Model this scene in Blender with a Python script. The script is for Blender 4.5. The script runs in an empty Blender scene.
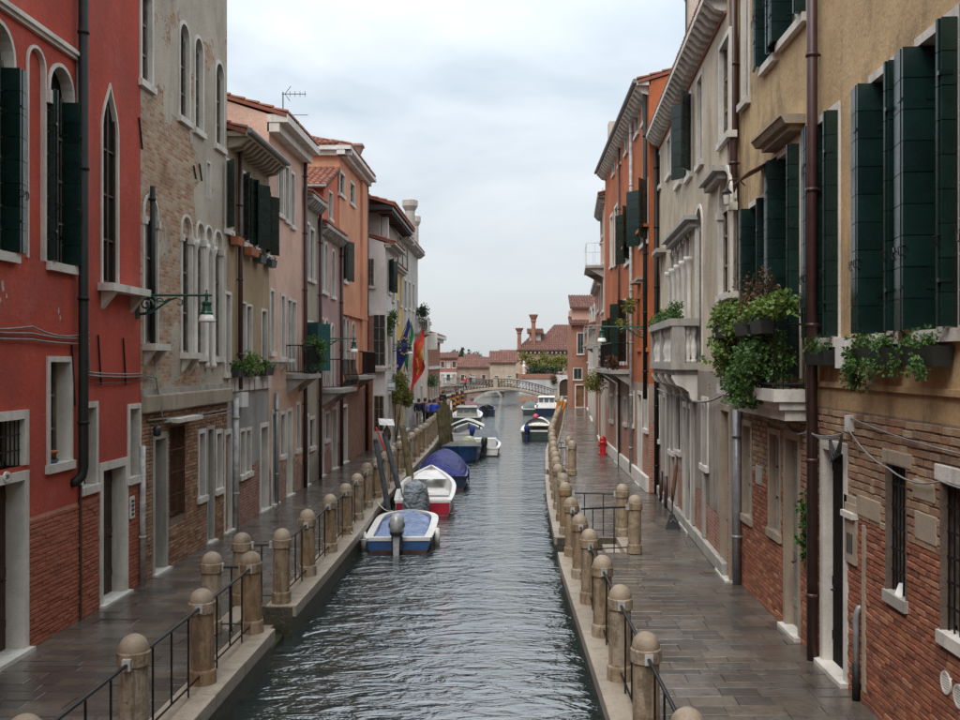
import bpy, math, random
import numpy as np
from mathutils import Vector, Matrix
R_ = math.radians
rnd = random.Random(7)
sc = bpy.context.scene
col = sc.collection
# ------------------------------------------------------------------ camera, world, sun, exposure
CAMZ = 4.2; WATER = -0.57; VX = 515.0; HY = 362.0
cam = bpy.data.cameras.new('camera'); camo = bpy.data.objects.new('camera', cam); col.objects.link(camo)
camo.location = (0, 0, CAMZ); camo.rotation_euler = (R_(90), 0, 0)
cam.sensor_width = 36; cam.lens = 37.5; cam.shift_x = -35/960; cam.shift_y = 2/960
cam.clip_start = 0.1; cam.clip_end = 6000
sc.camera = camo
SUN_EL, SUN_AZ = 58, 205          # degrees; azimuth measured from +Y clockwise
world = bpy.data.worlds.new('World'); sc.world = world; world.use_nodes = True
def build_world():
    nt = world.node_tree; nt.nodes.clear(); n = nt.nodes.new; l = nt.links.new
    out = n('ShaderNodeOutputWorld'); bg = n('ShaderNodeBackground'); bg.inputs['Strength'].default_value = 0.12
    sky = n('ShaderNodeTexSky'); sky.sky_type = 'NISHITA'; sky.sun_disc = False
    sky.sun_elevation = R_(SUN_EL); sky.sun_rotation = R_(SUN_AZ); sky.air_density = 1.0; sky.dust_density = 2.0
    tc = n('ShaderNodeTexCoord'); sep = n('ShaderNodeSeparateXYZ'); l(tc.outputs['Generated'], sep.inputs[0])
    # cloud layer: direction projected on a flat ceiling, so that clouds bunch up towards the horizon
    mx = n('ShaderNodeMath'); mx.operation = 'MAXIMUM'; mx.inputs[1].default_value = 0.0; l(sep.outputs['Z'], mx.inputs[0])
    ad = n('ShaderNodeMath'); ad.operation = 'ADD'; ad.inputs[1].default_value = 0.22; l(mx.outputs[0], ad.inputs[0])
    dx = n('ShaderNodeMath'); dx.operation = 'DIVIDE'; l(sep.outputs['X'], dx.inputs[0]); l(ad.outputs[0], dx.inputs[1])
    dy = n('ShaderNodeMath'); dy.operation = 'DIVIDE'; l(sep.outputs['Y'], dy.inputs[0]); l(ad.outputs[0], dy.inputs[1])
    cb = n('ShaderNodeCombineXYZ'); l(dx.outputs[0], cb.inputs[0]); l(dy.outputs[0], cb.inputs[1])
    n1 = n('ShaderNodeTexNoise'); n1.inputs['Scale'].default_value = 1.15; n1.inputs['Detail'].default_value = 6; n1.inputs['Roughness'].default_value = .52
    n1.inputs['Distortion'].default_value = .25
    l(cb.outputs[0], n1.inputs['Vector'])
    r1 = n('ShaderNodeValToRGB'); l(n1.outputs['Fac'], r1.inputs[0])
    r1.color_ramp.elements[0].position = .38; r1.color_ramp.elements[0].color = (3.45/8, 4.0/8, 4.5/8, 1)
    r1.color_ramp.elements[1].position = .58; r1.color_ramp.elements[1].color = (5.25/8, 5.55/8, 5.8/8, 1)
    hz = n('ShaderNodeMapRange'); hz.inputs[1].default_value = .02; hz.inputs[2].default_value = .24; hz.interpolation_type = 'SMOOTHSTEP'; l(mx.outputs[0], hz.inputs[0])
    hm = n('ShaderNodeMix'); hm.data_type = 'RGBA'; hm.inputs[6].default_value = (5.45/8, 5.75/8, 5.95/8, 1); l(hz.outputs[0], hm.inputs[0]); l(r1.outputs[0], hm.inputs[7])
    sc8 = n('ShaderNodeVectorMath'); sc8.operation = 'SCALE'; sc8.inputs['Scale'].default_value = 8.0; l(hm.outputs[2], sc8.inputs[0])
    # an even overcast brightens steadily towards the zenith (CIE overcast sky)
    gz = n('ShaderNodeMath'); gz.operation = 'MULTIPLY_ADD'; gz.inputs[1].default_value = 1.15; gz.inputs[2].default_value = 0.455; l(mx.outputs[0], gz.inputs[0])
    s2 = n('ShaderNodeVectorMath'); s2.operation = 'SCALE'; l(sc8.outputs[0], s2.inputs[0]); l(gz.outputs[0], s2.inputs['Scale'])
    mix = n('ShaderNodeMix'); mix.data_type = 'RGBA'; mix.inputs[0].default_value = 0.93
    l(sky.outputs[0], mix.inputs[6]); l(s2.outputs[0], mix.inputs[7])
    l(mix.outputs[2], bg.inputs['Color']); l(bg.outputs[0], out.inputs[0])
build_world()
sun = bpy.data.lights.new('sun', 'SUN'); sun.energy = 1.4; sun.angle = R_(40); sun.color = (1, .96, .9)
suno = bpy.data.objects.new('sun', sun); col.objects.link(suno)
suno.rotation_euler = (R_(90-SUN_EL), 0, R_(180-SUN_AZ)); suno.location = (0, -20, 60)
vs = sc.view_settings; vs.view_transform = 'Standard'; vs.look = 'None'; vs.exposure = 1.05; vs.gamma = 1; vs.use_curve_mapping = False
sc.cycles.use_denoising = True
sc.cycles.max_bounces = 6; sc.cycles.diffuse_bounces = 4; sc.cycles.glossy_bounces = 4; sc.cycles.transmission_bounces = 3
sc.cycles.caustics_reflective = False; sc.cycles.caustics_refractive = False

# ------------------------------------------------------------------ material helpers
MATS = {}
class NT:
    def __init__(s, name):
        s.m = bpy.data.materials.new(name); s.m.use_nodes = True; s.nt = s.m.node_tree
        s.b = s.nt.nodes['Principled BSDF']; s.pos = s.new('ShaderNodeNewGeometry').outputs['Position']
    def new(s, t): return s.nt.nodes.new(t)
    def link(s, a, b): s.nt.links.new(a, b)
    def setin(s, sock, v):
        if isinstance(v, bpy.types.NodeSocket): s.link(v, sock)
        elif isinstance(v, (tuple, list)): sock.default_value = (*v, 1) if len(v) == 3 and sock.type == 'RGBA' else v
        else: sock.default_value = v
    def math(s, op, a, b=0.0, c=None, clamp=False):
        n = s.new('ShaderNodeMath'); n.operation = op; n.use_clamp = clamp
        s.setin(n.inputs[0], a); s.setin(n.inputs[1], b)
        if c is not None: s.setin(n.inputs[2], c)
        return n.outputs[0]
    def scaled(s, sx, sy, sz, vec=None):
        n = s.new('ShaderNodeVectorMath'); n.operation = 'MULTIPLY'; s.link(vec or s.pos, n.inputs[0]); n.inputs[1].default_value = (sx, sy, sz)
        return n.outputs[0]
    def noise(s, scale, detail=4, rough=.55, vec=None, dist=0):
        n = s.new('ShaderNodeTexNoise'); s.link(vec or s.pos, n.inputs['Vector'])
        n.inputs['Scale'].default_value = scale; n.inputs['Detail'].default_value = detail; n.inputs['Roughness'].default_value = rough; n.inputs['Distortion'].default_value = dist
        return n.outputs['Fac']
    def ramp(s, f, stops):
        n = s.new('ShaderNodeValToRGB'); s.link(f, n.inputs[0]); e = n.color_ramp.elements
        while len(e) < len(stops): e.new(0.5)
        for i, (p, c) in enumerate(stops):
            e[i].position = p; e[i].color = (c, c, c, 1) if not isinstance(c, (tuple, list)) else (*c, 1)
        return n.outputs[0]
    def step(s, f, a, b):
        n = s.new('ShaderNodeMapRange'); n.interpolation_type = 'SMOOTHSTEP'; s.setin(n.inputs[0], f); n.inputs[1].default_value = a; n.inputs[2].default_value = b
        return n.outputs[0]
    def mix(s, f, a, b, mode='MIX'):
        n = s.new('ShaderNodeMix'); n.data_type = 'RGBA'; n.blend_type = mode
        s.setin(n.inputs[0], f); s.setin(n.inputs[6], a); s.setin(n.inputs[7], b); return n.outputs[2]
    def z(s):
        n = s.new('ShaderNodeSeparateXYZ'); s.link(s.pos, n.inputs[0]); return n.outputs
    def rand(s):
        g = s.new('ShaderNodeNewGeometry').outputs['Random Per Island']; o = s.new('ShaderNodeObjectInfo').outputs['Random']
        return s.math('FRACT', s.math('ADD', g, o))
    def bump(s, h, dist=.02, strength=1, prev=None):
        n = s.new('ShaderNodeBump'); s.link(h, n.inputs['Height']); n.inputs['Distance'].default_value = dist; n.inputs['Strength'].default_value = strength
        if prev is not None: s.link(prev, n.inputs['Normal'])
        return n.outputs[0]
    def done(s, colr, rough=.8, normal=None, spec=.5, metal=0):
        s.setin(s.b.inputs['Base Color'], colr); s.setin(s.b.inputs['Roughness'], rough); s.setin(s.b.inputs['Metallic'], metal)
        s.b.inputs['Specular IOR Level'].default_value = spec
        if normal is not None: s.link(normal, s.b.inputs['Normal'])
        MATS[s.m.name] = s.m; return s.m
def mul(c, k): return tuple(min(1, x*k) for x in c)
def stucco(name, c, stain=None, dirt=.5, patch=0.0, bz=None, bzn=.8, brick=((.34,.14,.075),(.42,.24,.14)), expo=(.45,.42,.37), rough=.86, reg=None):
    """lime plaster: mottled, with vertical rain streaks; patch = share of lost plaster showing brick; bz = height below which brick is bare"""
    t = NT(name); stain = stain or mul(c, .45)
    n1 = t.noise(.55, 6, .62); n2 = t.noise(3.1, 5, .6); ns = t.math('MULTIPLY_ADD', t.step(t.noise(.42, 4, .6), .42, .62), .16, t.math('SUBTRACT', t.noise(1.0, 6, .68, t.scaled(1.5, 1.5, .38), .5), .09)); nf = t.noise(28, 3)
    a = t.mix(t.step(n1, .36, .66), mul(c, 1.12), mul(c, .78))
    a = t.mix(t.math('MULTIPLY', t.step(t.noise(.9, 7, .7, None, .4), .5, .7), .42), a, tuple(min(1, q*1.05+.10) for q in c))
    a = t.mix(t.math('MULTIPLY', t.step(ns, .45, .66), dirt), a, stain)
    a = t.mix(t.math('MULTIPLY', t.step(n2, .5, .8), .35*dirt), a, mul(stain, .8))
    a = t.mix(.3, a, t.ramp(nf, [(.3, mul(c, .5)), (.7, mul(c, 1.35))])); a = t.mix(t.math('MULTIPLY', t.step(t.noise(9, 6, .7), .58, .72), .35*dirt), a, mul(stain, .7))
    zd = t.math('ADD', t.z()[2], t.math('MULTIPLY', t.noise(.8, 6, .65), 1.6))
    a = t.mix(t.math('MULTIPLY', t.math('SUBTRACT', 1.0, t.step(zd, 1.15, 1.5)), .55), a, mul(stain, .75))
    h = t.math('MULTIPLY', t.noise(11, 7, .68), .8)
    if patch > 0 or bz is not None:
        x, y, zz = t.z()
        uv = t.new('ShaderNodeCombineXYZ'); t.link(t.math('ADD', x, y), uv.inputs[0]); t.link(zz, uv.inputs[1])
        wob = t.new('ShaderNodeVectorMath'); wob.operation = 'ADD'
        jit = t.new('ShaderNodeVectorMath'); jit.operation = 'SCALE'; jit.inputs['Scale'].default_value = .03
        nn = t.new('ShaderNodeTexNoise'); t.link(t.pos, nn.inputs['Vector']); nn.inputs['Scale'].default_value = 3.0
        t.link(nn.outputs['Color'], jit.inputs[0]); t.link(uv.outputs[0], wob.inputs[0]); t.link(jit.outputs[0], wob.inputs[1])
        bt = t.new('ShaderNodeTexBrick'); t.link(wob.outputs[0], bt.inputs['Vector'])
        bt.inputs['Scale'].default_value = 1.0; bt.inputs['Brick Width'].default_value = .26; bt.inputs['Row Height'].default_value = .075
        bt.inputs['Mortar Size'].default_value = .009; bt.inputs['Mortar Smooth'].default_value = .25; bt.inputs['Bias'].default_value = -.1
        bt.inputs['Color1'].default_value = (*brick[0], 1); bt.inputs['Color2'].default_value = (*brick[1], 1); bt.inputs['Mortar'].default_value = (*mul(expo, .8), 1)
        bc = t.mix(t.math('MULTIPLY', t.step(t.noise(6, 4), .42, .75), .7), bt.outputs[0], mul(expo, .8))
        bc = t.mix(t.math('MULTIPLY', t.step(t.noise(1.7, 5), .5, .72), .5), bc, mul(brick[0], .45))
        pn = t.noise(.9, 6, .62, dist=.3)
        if reg:
            rg = t.math('MULTIPLY', t.math('SUBTRACT', 1.0, t.step(zz, reg[1]-1.2, reg[1])), t.math('SUBTRACT', 1.0, t.step(y, reg[0]-1.4, reg[0])))
            pn = t.math('ADD', pn, t.math('MULTIPLY_ADD', rg, .17, -.10))
        msk = t.step(pn, 1-patch-.01, 1-patch+.01) if patch > 0 else None
        if bz is not None:
            zb = t.math('ADD', zz, t.math('MULTIPLY', t.math('SUBTRACT', t.noise(1.3, 6, .6), .5), bzn*2))
            m2 = t.math('SUBTRACT', 1.0, t.step(zb, bz-.015, bz+.015))
            msk = m2 if msk is None else t.math('MAXIMUM', msk, m2)
        a = t.mix(msk, a, bc)
        hb = t.math('SUBTRACT', t.math('MULTIPLY', t.math('SUBTRACT', 1.0, bt.outputs['Fac']), .45), 1.2)
        h = t.math('ADD', h, t.math('MULTIPLY', msk, hb))
    return t.done(a, rough, t.bump(h, .02, .9), .25)
def plain(name, c, rough=.6, spec=.5, metal=0, var=.25, scale=6, bump=0):
    t = NT(name); n = t.noise(scale, 5, .6)
    a = t.mix(t.step(n, .35, .7), mul(c, 1+var*.6), mul(c, 1-var))
    return t.done(a, rough, t.bump(t.noise(scale*4, 4), .01, bump) if bump else None, spec, metal)
def rnd_mat(name, cols, rough=.8, dirt=(.05,.045,.04), dk=.4, bump=.6, spec=.3, dscale=2.5, wet=False, fine=22):
    """colour picked per piece, with grime that has its own shape"""
    t = NT(name); r = t.rand(); k = len(cols)
    n = t.new('ShaderNodeValToRGB'); t.link(r, n.inputs[0]); e = n.color_ramp.elements; n.color_ramp.interpolation = 'LINEAR'
    while len(e) < k: e.new(.5)
    for i, c in enumerate(cols): e[i].position = i/(k-1); e[i].color = (*c, 1)
    a = t.mix(t.math('MULTIPLY', t.step(t.noise(dscale, 5, .62), .46, .74), dk), n.outputs[0], dirt)
    a = t.mix(.3, a, t.ramp(t.noise(fine, 4, .65), [(.3, mul(cols[0], .45)), (.7, mul(cols[-1], 1.15))]))
    nb = t.bump(t.noise(fine*1.5, 5, .65), .012, bump)
    if wet:
        pud = t.noise(.62, 4, .6, t.scaled(1, .8, 1)); w = t.step(pud, .38, .54)
        rough = t.math('MULTIPLY_ADD', w, -.15, t.math('MULTIPLY_ADD', t.noise(5, 3), .10, .13))
        a = t.mix(t.math('MULTIPLY', w, .4), a, (.03,.025,.02))
    return t.done(a, rough, nb, spec)

# ------------------------------------------------------------------ materials
stucco('red_plaster', (.45,.08,.052), (.27,.07,.052), .65)
stucco('red_flake', (.55,.42,.36), None, .4)
stucco('grey_beige', (.47,.42,.34), (.24,.205,.16), .6, patch=.51, brick=((.34,.15,.075),(.52,.40,.28)), expo=(.55,.48,.38), reg=(23.2, 9.8))
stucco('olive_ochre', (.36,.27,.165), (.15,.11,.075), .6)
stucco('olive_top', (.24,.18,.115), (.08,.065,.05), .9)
stucco('grey_ground', (.33,.32,.30), (.16,.15,.14), .7, bz=1.45, bzn=.5, brick=((.27,.075,.05),(.36,.14,.09)))
stucco('pink', (.66,.44,.35), (.42,.29,.23), .55)
stucco('pink_ground', (.60,.40,.29), (.35,.26,.2), .6, bz=1.0, brick=((.30,.13,.08),(.42,.25,.15)))
stucco('olive_grey', (.36,.33,.26), (.22,.2,.16), .55)
stucco('mauve', (.45,.31,.28), (.30,.2,.18), .6, bz=.9, brick=((.27,.075,.05),(.36,.14,.09)))
stucco('orange_pl', (.66,.32,.19), (.5,.27,.18), .5)
stucco('orange_br', (.60,.30,.17), None, .5, bz=3.0, bzn=.25, brick=((.25,.11,.07),(.34,.19,.12)), expo=(.36,.27,.21))
stucco('dormer_red', (.55,.17,.10), None, .4)
stucco('white_pl', (.66,.65,.63), (.42,.41,.39), .55)
stucco('yellow_far', (.62,.43,.14), None, .4)
stucco('grey_far', (.46,.43,.39), (.27,.25,.23), .6)
stucco('brick_far', (.36,.125,.07), (.2,.085,.06), .6, patch=.9, brick=((.34,.11,.06),(.40,.17,.1)), expo=(.3,.22,.18))
stucco('yellow_pl', (.54,.39,.215), (.17,.13,.085), .85)
stucco('yellow_band', (.42,.29,.15), (.13,.10,.07), .9)
stucco('mortar_red', (.17,.125,.10), (.07,.055,.045), .6); stucco('mortar_pink', (.44,.27,.21), (.3,.16,.12), .5); stucco('mortar_dark', (.20,.12,.095), (.1,.06,.05), .5)
stucco('mortar_tan', (.22,.17,.125), (.1,.075,.06), .6)
stucco('cream_pl', (.53,.45,.34), (.24,.19,.14), .7)
stucco('cream_ground', (.31,.275,.235), (.11,.092,.075), .95, patch=.36, bz=1.25, bzn=.55, brick=((.30,.09,.055),(.4,.17,.1)))
stucco('rust_pl', (.46,.14,.055), (.24,.085,.05), .75)
stucco('rust_ground', (.40,.30,.25), (.18,.12,.1), .8, bz=2.2, bzn=.9, brick=((.36,.11,.06),(.42,.17,.1)))
stucco('pale_far', (.55,.47,.40), (.35,.29,.25), .5)
stucco('salmon_far', (.58,.34,.26), (.38,.25,.2), .5)
stucco('row_red', (.40,.17,.14), None, .5); stucco('row_brick', (.34,.24,.19), None, .6); stucco('row_tan', (.46,.36,.27), None, .5)
stucco('bridge_brick', (.17,.125,.10), (.075,.06,.05), .8, patch=.5, brick=((.24,.11,.08),(.3,.19,.14))); stucco('garden_wall', (.56,.54,.52), (.3,.27,.25), .7, bz=.1, bzn=.5)
def stone(name, c, dark, rough=.62, dk=.65):
    t = NT(name); a = t.mix(t.step(t.noise(1.4, 6, .65), .38, .68), c, mul(c, .75))
    a = t.mix(t.math('MULTIPLY', t.step(t.noise(1, 5, .6, t.scaled(3.5, 3.5, .5)), .48, .72), dk), a, dark)
    a = t.mix(.2, a, t.ramp(t.noise(35, 4), [(.3, mul(dark, 1)), (.7, mul(c, 1.15))]))
    return t.done(a, rough, t.bump(t.noise(26, 6, .65), .008, .8), .35)
stone('istrian', (.70,.67,.61), (.27,.245,.21), .62, .6); stone('istrian_dirty', (.42,.40,.36), (.13,.12,.105)); stone('concrete_old', (.40,.33,.25), (.16,.12,.085), .8)
t = NT('quay_wall'); x, y, zz = t.z()
wn = t.math('ADD', zz, t.math('MULTIPLY', t.noise(2.2, 5, .6), .35))
a = t.mix(t.step(t.noise(5, 6, .7), .35, .7), (.085,.075,.055), (.035,.035,.022)); a = t.mix(t.step(wn, -.32, .08), (.028,.036,.014), a)
t.done(a, .5, t.bump(t.noise(7, 6, .7), .05, 1), .5)
rnd_mat('kerb', [(.34,.29,.23), (.42,.36,.29), (.29,.25,.2), (.38,.31,.24)], .42, (.12,.095,.065), .7, 1, .45, 4.0)
t = NT('bollard_stone'); r = t.rand(); oi = t.new('ShaderNodeObjectInfo').outputs['Location']
vv = t.new('ShaderNodeVectorMath'); vv.operation = 'ADD'; t.link(t.pos, vv.inputs[0]); t.link(oi, vv.inputs[1])
b0 = t.mix(r, (.27,.175,.095), (.36,.30,.225)); b0 = t.mix(t.math('MULTIPLY', t.step(t.noise(4, 6, .7, vv.outputs[0]), .52, .66), .6), b0, (.42,.37,.29))
b0 = t.mix(t.math('MULTIPLY', t.step(t.noise(7, 6, .7, vv.outputs[0]), .45, .68), .7), b0, (.15,.105,.055))
b0 = t.mix(t.math('MULTIPLY', t.step(t.noise(20, 4, .65, vv.outputs[0]), .58, .70), .7), b0, (.06,.045,.03))
b0 = t.mix(t.math('MULTIPLY', t.step(t.noise(1.2, 5, .6, t.scaled(9, 9, 1.4)), .48, .66), .65), b0, (.09,.068,.042))
t.done(b0, .6, t.bump(t.noise(24, 6, .7), .015, 1), .35)
stone('bollard_cap', (.34,.275,.205), (.12,.09,.055), .55, .8)
rnd_mat('paving', [(.085,.079,.072), (.17,.135,.10), (.14,.132,.122), (.20,.165,.13), (.065,.062,.06), (.165,.152,.138)], .3, (.03,.025,.02), .65, .45, .95, 2.6, True, 13)
plain('paving_bed', (.045,.04,.035), .5)
rnd_mat('brick_red', [(.13,.045,.032), (.32,.095,.05), (.24,.07,.04), (.42,.16,.085), (.17,.06,.04), (.36,.12,.065), (.48,.24,.14)], .8, (.08,.045,.035), .55, 1)
rnd_mat('brick_redhouse', [(.36,.11,.065), (.44,.16,.095), (.40,.14,.08), (.33,.10,.06)], .75, (.2,.075,.055), .55)
rnd_mat('brick_tan', [(.34,.20,.115), (.28,.17,.105), (.44,.31,.19), (.36,.16,.085), (.22,.15,.11), (.50,.38,.25), (.30,.20,.13)], .82, (.12,.085,.06), .6, 1)
rnd_mat('brick_gothic', [(.34,.15,.075), (.42,.24,.13), (.50,.35,.22), (.26,.10,.055), (.39,.26,.165), (.20,.10,.06)], .82, (.1,.07,.05), .55, 1)
rnd_mat('roof_tile', [(.27,.09,.055), (.22,.075,.045), (.33,.13,.08), (.17,.07,.05), (.25,.12,.085)], .85, (.09,.07,.055), .7, .5, .3, 2.0)
rnd_mat('roof_far', [(.17,.07,.05), (.13,.06,.045), (.21,.095,.07), (.11,.06,.05)], .85, (.07,.06,.05), .8, .5, .3, 1.0); t = NT('shutter_green'); r = t.rand(); a = t.mix(r, (.004,.016,.013), (.008,.027,.022)); a = t.mix(t.math('MULTIPLY', t.step(t.noise(4, 5), .45, .75), .5), a, (.003,.010,.008))  # roof_far: muted, greyer tile colours carry the distant haze
t.done(a, t.math('MULTIPLY_ADD', t.noise(6, 4), .2, .16), t.bump(t.noise(1, 4, .6, t.scaled(60, 60, 6)), .003, .35), .5)
plain('shutter_teal', (.02,.085,.085), .5, .4); plain('shutter_dark', (.012,.018,.02), .5)
plain('lamp_green', (.008,.065,.045), .35, .5); plain('iron', (.012,.012,.013), .42, .5, .3, .4, 12, .3); plain('iron_rust', (.10,.045,.025), .7, .3, 0, .5, 10, .4)
plain('pipe_black', (.014,.015,.014), .6, .3); plain('pipe_brown', (.055,.022,.018), .45); plain('pipe_grey', (.42,.42,.41), .5, .4, 0, .35); plain('pipe_steel', (.26,.27,.28), .4, .5, .3)
plain('wood_dark', (.05,.026,.016), .5, .4, 0, .4, 5, .3); plain('wood_grey', (.20,.175,.14), .75, .3, 0, .4, 5, .4); plain('door_grey', (.22,.21,.19), .6, .4, 0, .35, 3)
plain('pole_wood', (.115,.095,.05), .75, .3, 0, .5, 5, .6); plain('pole_grey', (.075,.085,.095), .6, .3, 0, .4, 5, .4); plain('pole_orange', (.45,.17,.03), .6, .4, 0, .35, 4)
plain('door_tan', (.20,.10,.05), .6, .4, 0, .4, 4); plain('white_paint', (.72,.71,.69), .35, .5, 0, .12, 3); plain('boat_blue', (.03,.09,.24), .3, .5, 0, .25, 3); plain('boat_navy', (.012,.022,.05), .35, .5, 0, .3, 4)
plain('boat_red', (.38,.018,.04), .35, .5, 0, .2, 3); plain('cabin_wood', (.30,.29,.25), .45, .5, 0, .3, 3); plain('antifoul', (.10,.045,.035), .7, .3, 0, .4, 4); plain('boat_green', (.035,.055,.045), .4, .5, 0, .3)
def tarp(name, c):
    t = NT(name); n = t.noise(2.2, 5, .6); a = t.mix(t.step(n, .35, .7), mul(c, 1.15), mul(c, .7)); a = t.mix(t.math('MULTIPLY', t.step(t.noise(7, 5, .7), .55, .75), .4), a, mul(c, .45))
    f = t.noise(3.4, 3, .55, None, 1.6); return t.done(a, .5, t.bump(f, .16, 1.0), .35)
for nm, c_ in (('tarp_blue', (.22,.29,.47)), ('tarp_navy', (.018,.025,.16)), ('tarp_grey', (.22,.25,.28)), ('tarp_royal', (.03,.07,.45)), ('tarp_white', (.7,.69,.62)), ('tarp_maroon', (.14,.02,.035)), ('tarp_olive', (.12,.115,.085)), ('tarp_lime', (.45,.52,.33))): tarp(nm, c_)
plain('motor_grey', (.25,.26,.27), .3, .5, .2, .2); plain('motor_light', (.40,.41,.42), .3, .5, .1, .25, 9); plain('motor_black', (.02,.02,.022), .4); plain('glass_boat', (.09,.11,.12), .06, .7); plain('rubber_white', (.75,.73,.66), .5)
plain('hydrant_red', (.50,.02,.02), .35, .5, 0, .2); plain('buoy_red', (.45,.06,.10), .5); plain('terracotta', (.36,.13,.065), .7, .3); plain('planter_dark', (.02,.022,.02), .5); plain('planter_green', (.03,.06,.05), .5)
plain('cable_grey', (.22,.21,.20), .6); plain('cable_black', (.03,.03,.03), .6); plain('plastic_white', (.68,.67,.64), .45, .4, 0, .12, 2); plain('blue_pot', (.05,.10,.17), .4)
plain('curtain', (.50,.49,.46), .8); plain('interior_dark', (.012,.011,.010), .8, .1); plain('vent_white', (.62,.60,.55), .5)  # interior_dark: near-black sheet painted in place of unlit rooms behind openings
plain('skin', (.5,.3,.22), .6); plain('hair_dark', (.03,.02,.015), .6); plain('cloth_navy', (.015,.02,.05), .8); plain('cloth_maroon', (.12,.015,.03), .8); plain('cloth_lav', (.22,.22,.45), .8); plain('cloth_blue', (.03,.08,.55), .7)
plain('cloth_black', (.012,.012,.014), .8); plain('cloth_beige', (.35,.30,.25), .8); plain('cloth_grey', (.2,.2,.2), .8); plain('cloth_red', (.6,.02,.03), .7); plain('cloth_brown', (.16,.065,.03), .8)
plain('flag_blue', (.015,.03,.22), .7); plain('flag_yellow', (.75,.52,.03), .7); plain('flag_green', (.01,.22,.08), .7); plain('flag_white', (.7,.7,.7), .7); plain('flag_red', (.55,.03,.02), .7); plain('flag_orange', (.62,.10,.03), .7); plain('flag_gold', (.65,.32,.05), .7)
plain('sign_teal', (.05,.25,.23), .5); plain('sign_grey', (.25,.30,.30), .5); plain('paper_white', (.8,.8,.78), .7); plain('ink', (.03,.03,.035), .7); plain('mop_cloth', (.13,.055,.032), .9)
plain('lead_grey', (.20,.20,.20), .6); plain('soil', (.03,.022,.015), .9); plain('land', (.10,.085,.06), .9)
t = NT('glass_window'); t.done(t.mix(t.step(t.noise(1.3, 3), .4, .65), (.012,.013,.014), (.04,.04,.038)), .12, t.bump(t.noise(3, 2), .01, .15), .6)
t = NT('lamp_glass'); t.done((.62,.60,.58), .25, None, .5)
def leafmat(name, cols):
    t = NT(name); r = t.rand(); n = t.new('ShaderNodeValToRGB'); t.link(r, n.inputs[0]); e = n.color_ramp.elements
    while len(e) < len(cols): e.new(.5)
    for i, c in enumerate(cols): e[i].position = i/(len(cols)-1); e[i].color = (*c, 1)
    m = t.done(n.outputs[0], .5, None, .35)
    tr = t.new('ShaderNodeBsdfTranslucent'); t.link(n.outputs[0], tr.inputs[0]); ms = t.new('ShaderNodeMixShader'); ms.inputs[0].default_value = .3
    out = [q for q in t.nt.nodes if q.type == 'OUTPUT_MATERIAL'][0]
    t.link(t.b.outputs[0], ms.inputs[1]); t.link(tr.outputs[0], ms.inputs[2]); t.link(ms.outputs[0], out.inputs[0])
leafmat('leaf_green', [(.03,.075,.02), (.075,.16,.035), (.05,.11,.03), (.12,.21,.05), (.04,.09,.025)])
leafmat('leaf_light', [(.12,.20,.04), (.19,.27,.055), (.09,.15,.035), (.15,.24,.06)])
leafmat('leaf_dry', [(.14,.07,.035), (.10,.05,.03), (.18,.11,.05), (.07,.06,.03)])
leafmat('leaf_autumn', [(.20,.19,.035), (.12,.15,.03), (.28,.25,.06), (.08,.10,.03)])
leafmat('leaf_dark', [(.02,.04,.02), (.035,.06,.025), (.05,.07,.035)])
t = NT('water'); 
w1 = t.noise(1.0, 3, .55, t.scaled(1.25, 2.3, 1), .8); w2 = t.noise(1.0, 3, .55, t.scaled(3.4, 7.2, 1), .5); w0 = t.noise(1.0, 2, .5, t.scaled(.22, .5, 1))
hh = t.math('ADD', t.math('MULTIPLY', w1, 1.0), t.math('ADD', t.math('MULTIPLY', w2, .32), t.math('MULTIPLY', w0, .9)))
t.b.inputs['IOR'].default_value = 3.4
t.done((.02,.03,.028), .02, t.bump(hh, .10, 1.0), .5)
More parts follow.
